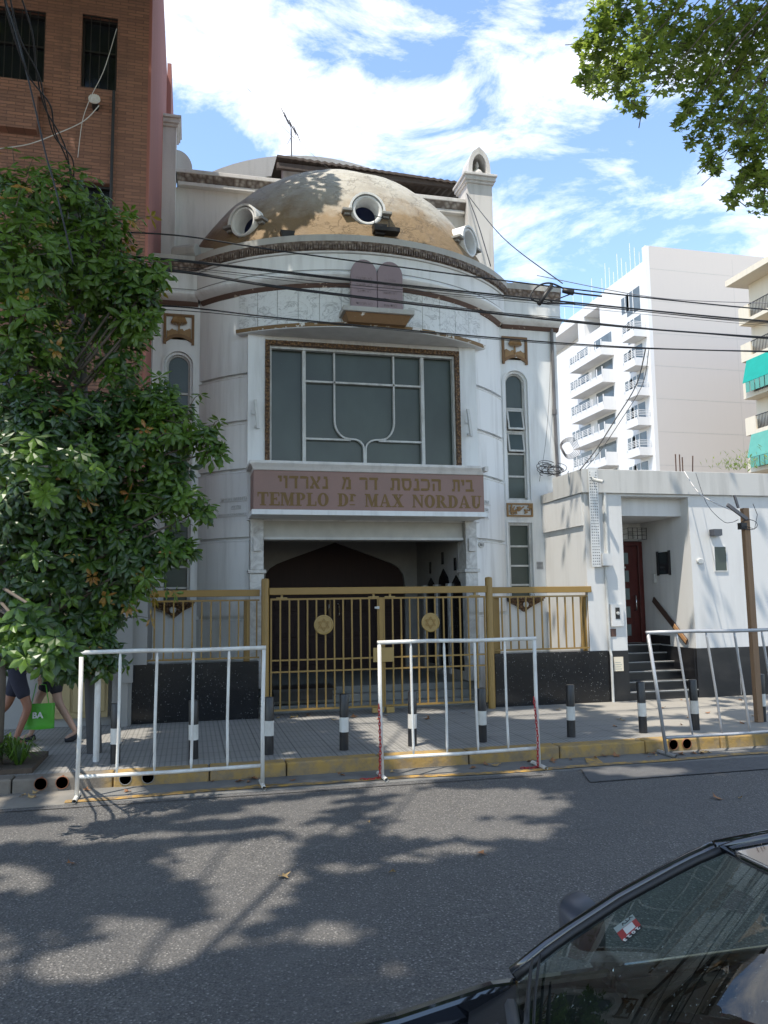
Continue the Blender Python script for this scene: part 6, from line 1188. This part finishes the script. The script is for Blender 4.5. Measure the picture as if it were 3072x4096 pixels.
a = at(1175, 132, YF); cable([A(1185, 122, 12.0), A(1260, 235, 11.2), A(1340, 290, 10.4), A(1440, 335, 9.7), A(1500, 350, 9.5)], .012, 'white cable drooping from the house roof to the wooden pole', 'cable_white', grp=None, name='white_cable')
cable([A(1250, 130, 12.0), A(1310, 300, 11), A(1400, 400, 10.2), A(1450, 410, 9.8), A(1490, 395, 9.5)], .006, 'thin dark wire sagging to the splice box on the wooden pole', grp=None, name='wire')
cable([at(x, y, 12.1) for x, y in ((1395, 752), (1375, 830), (1330, 905), (1285, 975), (1252, 1016))], .014, 'black cable sloping down to the corner of the white house roof', grp=None, name='sloping_cable'); cable([at(x, y, 12.1) for x, y in ((1402, 752), (1388, 830), (1340, 910), (1292, 980), (1256, 1020))], .009, 'second black cable beside the one sloping to the white house roof', grp=None, name='sloping_cable')
random.seed(12); q = MB()
for k in range(16):
    c = at(1190, 1012, 13.5)+Vector((random.uniform(-.12, .12), random.uniform(-.1, .1), random.uniform(-.1, .08))); r1 = random.uniform(.06, .2); an = random.uniform(0, 6)
    q.tube([c+Vector((r1*math.cos(t)*1.4, r1*.4*math.sin(t+an), r1*.55*math.sin(t))) for t in [2*math.pi*j/16+an for j in range(random.randint(9, 17))]], .006, 4, False)
tag(q.build('cable_tangle', 'cable_black', org=tuple(at(1190, 1012, 13.5)), fix=False), 'tangle of black cables where the temple corner meets the white house roof', 'cable tangle')
q = MB()
for k in range(5): c = at(1227, 968, 12.4); r1 = .11+.018*k; q.tube([c+Vector((r1*math.cos(t)+.01*k, .03*math.sin(3*t), r1*math.sin(t))) for t in [2*math.pi*j/22 for j in range(23)]], .005, 4, False)
tag(q.build('cable_coil', 'cable_grey', org=tuple(at(1227, 968, 12.4)), fix=False), 'loose coil of thin cable hanging above the white house corner', 'cable coil')
# ================================================================== CAR
CAR = thing('parked_car', 'black parked car in the lower right corner, seen from above its bonnet and windscreen', 'car', (1.2, .81, ROADZ)); YCc = .81
edge = [(at(1113, 2111, 1.62)), at(1209, 2034, 1.585), at(1343, 1946, 1.54), at(1487, 1867, 1.48), at(1554, 1838, 1.45)]
NU = 14
def wpt(u, v):
    """u 0 far .. 1 near, v 0 base .. 1 header"""
    k = v*(len(edge)-1); i = min(int(k), len(edge)-2); e = edge[i].lerp(edge[i+1], k-i); hw_ = e.y-YCc; s_ = 1-2*u; bul = (1-s_*s_)
    return Vector((e.x-bul*(.17-.10*v), YCc+hw_*s_, e.z+bul*(.012+.018*v)))
m = MB(); m.add([wpt(i/NU, j/10) for j in range(11) for i in range(NU+1)], [(j*(NU+1)+i, j*(NU+1)+i+1, (j+1)*(NU+1)+i+1, (j+1)*(NU+1)+i) for j in range(10) for i in range(NU)]); WS = m.build('windscreen', 'windscreen_glass', CAR, True, fix=False)
m = MB()
for u in (0, 1):
    pts = [wpt(u, j/10) for j in range(11)]; sg = 1 if u == 0 else -1
    m.tube([p+Vector((-.0, sg*.013, .003)) for p in pts], .0125, 8); 
rr = [wpt(0, 1)+Vector((0, .013, .003))]; end = at(1659, 1806, 1.45); rr += [Vector((1.35, 1.45, rr[0].z+.035)), Vector((1.8, 1.44, rr[0].z+.05)), Vector((2.4, 1.43, rr[0].z+.02)), Vector((2.95, 1.5, .93))]
m.tube(rr, .014, 8); m.tube([Vector((p.x, 2*YCc-p.y, p.z)) for p in rr], .014, 8); m.tube([wpt(i/NU, 1)+Vector((.008, 0, .002)) for i in range(NU+1)], .008, 8); m.build('roof_pillars', 'body_black', CAR, True)
MB().tube([wpt(0, j/10)+Vector((0, -.006, .003)) for j in range(11)], .008, 6).build('windscreen_seal', 'rubber', CAR, True)
m = MB(); RN, RM = 14, 12; vs = []
for j in range(RM+1):
    for i in range(RN+1):
        u = i/RN; s_ = 1-2*u; t = j/RM; w0 = wpt(u, 1); x = w0.x+.02+t*1.45; vs.append((x, YCc+(w0.y-YCc)*(1-.03*t)*1.0, w0.z+.006+.05*math.sin(math.pi*min(1, t*.9))*(1)+.02*(1-s_**4)*t))
m.add(vs, [(j*(RN+1)+i, j*(RN+1)+i+1, (j+1)*(RN+1)+i+1, (j+1)*(RN+1)+i) for j in range(RM) for i in range(RN)]); m.build('roof', 'body_black', CAR, True, fix=False)
# bonnet
m = MB(); vs = []; BN = 16; zB_ = edge[0].z
for j in range(13):
    t = j/12; 
    for i in range(BN+1):
        u = i/BN; s_ = 1-2*u; x1 = wpt(u, 0).x-.075-.02*(1-s_*s_); x0 = -.98+.18*s_*s_; x = x1+(x0-x1)*t; z = zB_-.02-.05*t-.11*t**3+.02*(1-s_*s_)-.035*abs(s_)**6; vs.append((x, YCc+.80*s_, z))
m.add(vs, [(j*(BN+1)+i, j*(BN+1)+i+1, (j+1)*(BN+1)+i+1, (j+1)*(BN+1)+i) for j in range(12) for i in range(BN)]); m.build('bonnet', 'body_black', CAR, True, fix=False)
m = MB(); vs = []
for j in range(2):
    for i in range(NU+1): p = wpt(i/NU, 0); vs.append(p+Vector((-.10 if j == 0 else .006, (0.0), -.045 if j == 0 else -.004)))
m.add(vs, [(i, i+1, NU+2+i, NU+1+i) for i in range(NU)]); CW = m.build('scuttle', 'rubber', CAR, True, fix=False); m = MB()
m.tube([wpt(i/NU, 0)+Vector((-.012, 0, .004)) for i in range(1, NU)], .012, 6); m.build('scuttle_trim', 'cowl_plastic', CW, True); m = MB()
for k in range(22): p = wpt(.10+.035*k, 0)+Vector((-.06, 0, -.018)); m.obox(p, (.022, .004, .01), (0, .003, 0), (0, 0, .004))
m.build('grille_slats', 'mirror_cap', CW)
def winv(px, py):
    best = (1e9, 0, 0)
    for i in range(61):
        for j in range(61):
            a_ = proj(wpt(i/60, j/60)); d_ = (a_[0]-px)**2+(a_[1]-py)**2
            if d_ < best[0]: best = (d_, i/60, j/60)
    return best[1], best[2]
(ua, va), (ub, vb) = winv(1164, 2097), winv(1153, 2205); m = MB()
bl = [wpt(ua+(ub-ua)*k/4, va+(vb-va)*k/4)+Vector((-.004, 0, .014)) for k in range(-1, 6)]; m.tube([p+Vector((0, 0, -.006)) for p in bl], [.002]+[.003]*5+[.002], 5); m.tube([p+Vector((-.012, 0, .010)) for p in bl[1:]], [.002, .003, .004, .0045, .005, .0055], 6); m.build('wiper', 'rubber', CAR, True)
# sides and lower body
side = [(-1.10, .10), (-1.14, .40), (-1.02, .70), (-.98, .76), (.40, .895), (.60, .93), (2.95, .93), (3.1, .85), (3.16, .35), (3.1, .10), (2.65, .10)]
def wheelarch(cx, r=.33): return [(cx+r*math.cos(math.radians(a)), .16+r*math.sin(math.radians(a))) for a in range(0, 181, 15)]
side = side+wheelarch(2.3)+[(1.9, .06), (-.1, .06)]+wheelarch(-.45)
for y0, y1, nm in ((1.60, 1.635, 'side'), (-.015, .02, 'side')): MB().xz(side, y0, y1).build('body_side', 'body_black', CAR, bevel=.01)
m = MB(); m.xz([(-1.14, .08), (-1.14, .42), (-1.0, .74), (-.9, .74), (-.9, .08)], .02, 1.60); m.xz([(3.0, .08), (3.0, .93), (3.1, .85), (3.16, .35), (3.1, .08)], .02, 1.60); m.build('bumpers', 'body_black', CAR, bevel=.02)
MB().box(-.9, 3.0, .02, 1.60, .06, .12).build('floor', 'interior_dark', CAR)
for cx in (-.45, 2.3):
    for y in (.02, 1.46):
        T = fr((cx, y, .16), (1, 0, 0), (0, 0, 1), (0, -1, 0)); Wh = MB().lathe([(.19, -.16), (.28, -.15), (.295, -.12), (.295, -.03), (.28, 0), (.19, .0)], None, 26, T=T).build('wheel', 'tyre', CAR, True); MB().lathe([(.19, -.16), (.19, 0), (.15, -.02), (.03, -.005), (0, -.005)], None, 20, T=T).build('rim', 'chrome', Wh, 'auto')
# cabin
m = MB(); vs = []
for j in range(5):
    for i in range(NU+1): p = wpt(i/NU, 0); vs.append((p.x+.015+j*.09, p.y*.98+.016, p.z-.02+.012*math.sin(j*1.2)-.012*j))
m.add(vs, [(j*(NU+1)+i, j*(NU+1)+i+1, (j+1)*(NU+1)+i+1, (j+1)*(NU+1)+i) for j in range(4) for i in range(NU)]); m.build('dashboard', 'interior_dark', CAR, True, fix=False)
m = MB(); m.box(.92, 1.02, .06, 1.56, .3, .84); m.build('dash_front', 'interior_dark', CAR, bevel=.02)
m = MB(); m.box(.86, 2.0, 1.545, 1.598, .3, .915); m.box(1.1, 1.5, 1.50, 1.545, .60, .66); m.box(1.2, 1.3, 1.52, 1.545, .74, .79); m.box(.86, 2.0, .02, .06, .3, .915); dp = m.build('door_trim', 'interior_dark', CAR, bevel=.01)
MB().tube([(.86, 1.60, .928), (2.9, 1.60, .935)], .009, 6).build('chrome_strip', 'chrome', CAR, True); MB().tube([(.86, 1.585, .93), (2.0, 1.585, .935)], .012, 6).build('window_seal', 'rubber', CAR, True)
for x in (1.62,):
    for y in (.42, 1.2):
        q = MB(); q.box(x-.3, x+.22, y-.24, y+.24, .3, .48); q.obox((x+.28, y, .66), (.06, 0, .02), (0, .22, 0), (.07, 0, .26)); q.obox((x+.40, y, .98), (.04, 0, 0), (0, .12, 0), (.01, 0, .07)); q.build('seat', 'interior_grey', CAR, bevel=.03)
q = MB(); q.box(2.3, 2.5, .1, 1.5, .4, .9); q.build('rear_seat', 'interior_grey', CAR, bevel=.03)
T = fr((1.12, .42, .80), (0, 1, 0), (.38, 0, .92), (.92, 0, -.38)); q = MB(); q.tube([T @ Vector((.18*math.cos(t), .18*math.sin(t), 0)) for t in [2*math.pi*k/28 for k in range(29)]], .015, 8, False)
for a in (0, math.pi, -math.pi/2): q.tube([T @ Vector((0, 0, .01)), T @ Vector((.18*math.cos(a), .18*math.sin(a), 0))], .014, 6)
q.build('steering_wheel', 'rubber', CAR, True)
cm = at(1250, 1988, 1.72); q = MB(); NS = 16; vs = []
for j in range(9):
    for i in range(NS):
        a = 2*math.pi*i/NS; ph = math.pi/2*j/8; e = .42; cx_ = math.copysign(abs(math.cos(a))**e, math.cos(a)); sx_ = math.copysign(abs(math.sin(a))**e, math.sin(a)); vs.append((cm.x+.03-.062*math.sin(ph)**.9, cm.y+.064*cx_*math.cos(ph)**.4, cm.z+(.044*sx_+.006*cx_)*math.cos(ph)**.45-.01*math.sin(ph)))
q.add(vs, [(j*NS+i, j*NS+(i+1) % NS, (j+1)*NS+(i+1) % NS, (j+1)*NS+i) for j in range(8) for i in range(NS)]+[tuple(range(NS))]); DM = q.build('door_mirror', 'mirror_cap', CAR, 'auto'); q = MB(); q.box(cm.x+.0305, cm.x+.033, cm.y-.05, cm.y+.05, cm.z-.032, cm.z+.032); q.build('mirror_glass', 'chrome', DM); q = MB(); q.tube([(cm.x+.01, cm.y-.06, cm.z-.05), (cm.x+.03, 1.62, .915)], [.022, .03], 8); q.build('mirror_arm', 'rubber', DM, True)
# inspection sticker stuck to the glass
pl0, pl1, pl2 = wpt(.05, .45), wpt(.05, .8), wpt(.25, .6); nrm = (pl1-pl0).cross(pl2-pl0).normalized()
if nrm.z < 0: nrm = -nrm
K = lambda x, y: zc((x, y), (2300, 3500), 4.1475)
def onglass(x, y, off=.004):
    d = ray(*K(x, y)); t = (pl0+nrm*off-EYE).dot(nrm)/d.dot(nrm); return EYE+d*t
cs = [onglass(640, 885), onglass(955, 655), onglass(1125, 870), onglass(820, 1140)]; st_ = thing('windscreen_sticker', 'red, green and black inspection sticker reading 2023 on the car windscreen', 'sticker', tuple(cs[0]))
def quad(a, b, c, d, u0, v0, u1, v1, off=0):
    f = lambda u, v: (a.lerp(b, u)).lerp(d.lerp(c, u), v)+nrm*off; return [f(u0, v0), f(u1, v0), f(u1, v1), f(u0, v1)]
def qp(u0, v0, u1, v1, off, nm, mat): q = MB(); q.prism(quad(*cs, u0, v0, u1, v1, off), nrm*.0006); return q.build(nm, mat, st_)
qp(0, 0, 1, .33, 0, 'green_panel', 'print_grey'); qp(0, .33, 1, .84, .0001, 'red_panel', 'print_red'); qp(0, .84, 1, 1.0, .0002, 'black_strip', 'print_black'); qp(.30, .38, .78, .74, .001, 'white_label', 'print_white')
ex = (cs[3]-cs[2]); w_ = ex.length; ex.normalize(); ez = nrm; ey = ez.cross(ex); q = MB(); lw = (cs[3]-cs[0]).length
org_ = cs[2].lerp(cs[3], .5)-ey*lw*.02+nrm*.0012; T = fr(org_-ey*lw*.01 if ey.dot(cs[2]-cs[1]) > 0 else org_+ey*0, ex, ey, ez)
addtext(q, '2 0 2 3', lw*.19, T @ Matrix.Translation((0, -lw*.13, 0)), ext=.0003, offset=.0004); q.build('year_digits', 'print_white', st_, fix=False); q = MB(); addtext(q, 'VTV', lw*.2, fr(cs[0].lerp(cs[1], .6)+(cs[3]-cs[0])*.05+nrm*.0012, ex, ey, ez) @ Matrix.Translation((0, 0, 0)), ext=.0003); q.build('letters', 'print_black', st_, fix=False)
# ================================================================== SKY, SUN
w = D2.worlds.new('World'); sc.world = w; w.use_nodes = True; nt = w.node_tree; bg = nt.nodes['Background']
sk = nt.nodes.new('ShaderNodeTexSky'); sk.sky_type = 'NISHITA'; sk.sun_disc = False; S_ = -SUN; sk.sun_elevation = math.asin(S_.z); sk.sun_rotation = math.atan2(S_.x, S_.y); sk.air_density = 1.0; sk.dust_density = .3; sk.ozone_density = 1.6
def N(t, **k):
    x = nt.nodes.new(t)
    for a, v in k.items(): setattr(x, a, v)
    return x
def Mth(op, a, b=0., clamp=False):
    x = N('ShaderNodeMath', operation=op, use_clamp=clamp)
    for v, i in ((a, 0), (b, 1)):
        if isinstance(v, (int, float)): x.inputs[i].default_value = v
        else: nt.links.new(v, x.inputs[i])
    return x.outputs[0]
tcn = N('ShaderNodeTexCoord'); sp = N('ShaderNodeSeparateXYZ'); nt.links.new(tcn.outputs['Generated'], sp.inputs[0])
azm = Mth('ARCTAN2', sp.outputs[0], sp.outputs[1]); elv = Mth('ARCSINE', sp.outputs[2])
mp = N('ShaderNodeCombineXYZ'); nt.links.new(azm, mp.inputs[0]); nt.links.new(Mth('MULTIPLY', elv, 2.1), mp.inputs[1])
def nz(s_, d, r_, dist=0., off=0):
    x = N('ShaderNodeTexNoise'); x.inputs['Scale'].default_value = s_; x.inputs['Detail'].default_value = d; x.inputs['Roughness'].default_value = r_; x.inputs['Distortion'].default_value = dist
    if off: v = N('ShaderNodeVectorMath', operation='ADD'); nt.links.new(mp.outputs[0], v.inputs[0]); v.inputs[1].default_value = (off, off*.7, 0); nt.links.new(v.outputs[0], x.inputs['Vector'])
    else: nt.links.new(mp.outputs[0], x.inputs['Vector'])
    return x.outputs['Fac']
den = Mth('ADD', Mth('MULTIPLY', Mth('SUBTRACT', nz(5.0, 11, .66, .5), .5), 2.9), Mth('MULTIPLY', Mth('SUBTRACT', nz(2.0, 4, .5, 0, 7), .5), .9)); den = Mth('ADD', den, .08)
def ae(x, y): d = ray(x, y).normalized(); return math.atan2(d.x, d.y), math.asin(d.z)
for px, py, sx, sy, amp in ((520, 60, 150, 90, .55), (560, 170, 190, 60, .45), (430, 110, 90, 90, .4), (760, 215, 260, 45, .7), (950, 225, 160, 45, .75), (960, 120, 150, 70, .35), (1170, 140, 110, 55, .7), (1170, 215, 110, 28, .55), (1000, 300, 200, 40, .4), (1110, 310, 100, 40, .3), (620, 330, 120, 30, .25), (430, 250, 70, 30, .3), (1110, 590, 110, 30, .6), (1160, 470, 120, 25, .22), (660, 60, 60, 50, -.35), (720, 110, 90, 30, -.55), (820, 30, 90, 22, -.2), (1000, 70, 60, 30, -.1), (1180, 60, 90, 26, -.35), (480, 290, 90, 26, -.35), (1200, 330, 130, 40, -.45), (870, 120, 70, 40, -.3), (1060, 190, 40, 60, -.2), (420, 300, 60, 40, -.35), (1100, 400, 120, 40, -.3), (1350, 450, 160, 60, -.35), (1500, 480, 120, 40, -.4), (1440, 390, 80, 30, .1), (560, 340, 60, 20, -.2), (780, 330, 80, 24, .2)):
    a0, e0 = ae(px, py); k = 1/1732; t1 = Mth('MULTIPLY', Mth('SUBTRACT', azm, a0), 1/(sx*k*1.15)); t2_ = Mth('MULTIPLY', Mth('SUBTRACT', elv, e0), 1/(sy*k)); s2 = Mth('ADD', Mth('MULTIPLY', t1, t1), Mth('MULTIPLY', t2_, t2_)); g_ = Mth('EXPONENT', Mth('MULTIPLY', s2, -1.0)); den = Mth('ADD', den, Mth('MULTIPLY', g_, amp*.38))
cr = N('ShaderNodeValToRGB'); nt.links.new(den, cr.inputs[0]); e = cr.color_ramp.elements; e[0].position = .02; e[0].color = (0, 0, 0, 1); e[1].position = .92; e[1].color = (1, 1, 1, 1); el = e.new(.30); el.color = (.30, .30, .30, 1)
mx = N('ShaderNodeMix', data_type='RGBA'); nt.links.new(cr.outputs[0], mx.inputs[0]); sat = N('ShaderNodeMix', data_type='RGBA', blend_type='MULTIPLY'); sat.inputs[0].default_value = 1; nt.links.new(sk.outputs[0], sat.inputs[6]); sat.inputs[7].default_value = (SKYMUL[0], SKYMUL[1], SKYMUL[2], 1)
nt.links.new(sat.outputs[2], mx.inputs[6]); mx.inputs[7].default_value = (*CLOUD, 1); nt.links.new(mx.outputs[2], bg.inputs['Color']); bg.inputs['Strength'].default_value = SKYSTR
sl = D2.objects.new('sun', D2.lights.new('sun', 'SUN')); COL.objects.link(sl); sl.data.energy = SUNSTR; sl.data.angle = R(.53); sl.data.color = (1, .93, .83); sl.rotation_euler = SUN.to_track_quat('-Z', 'Y').to_euler(); sl.location = (0, 0, 30)
sc.view_settings.view_transform = 'Standard'; sc.view_settings.look = 'None'; sc.view_settings.gamma = 1; sc.view_settings.exposure = EXPO; sc.view_settings.use_curve_mapping = False
sc.cycles.max_bounces = 8; sc.cycles.diffuse_bounces = 4; sc.cycles.transparent_max_bounces = 16; sc.cycles.caustics_reflective = False; sc.cycles.caustics_refractive = False; sc.cycles.sample_clamp_indirect = 6
try: sc.cycles.use_denoising = True
except Exception: pass
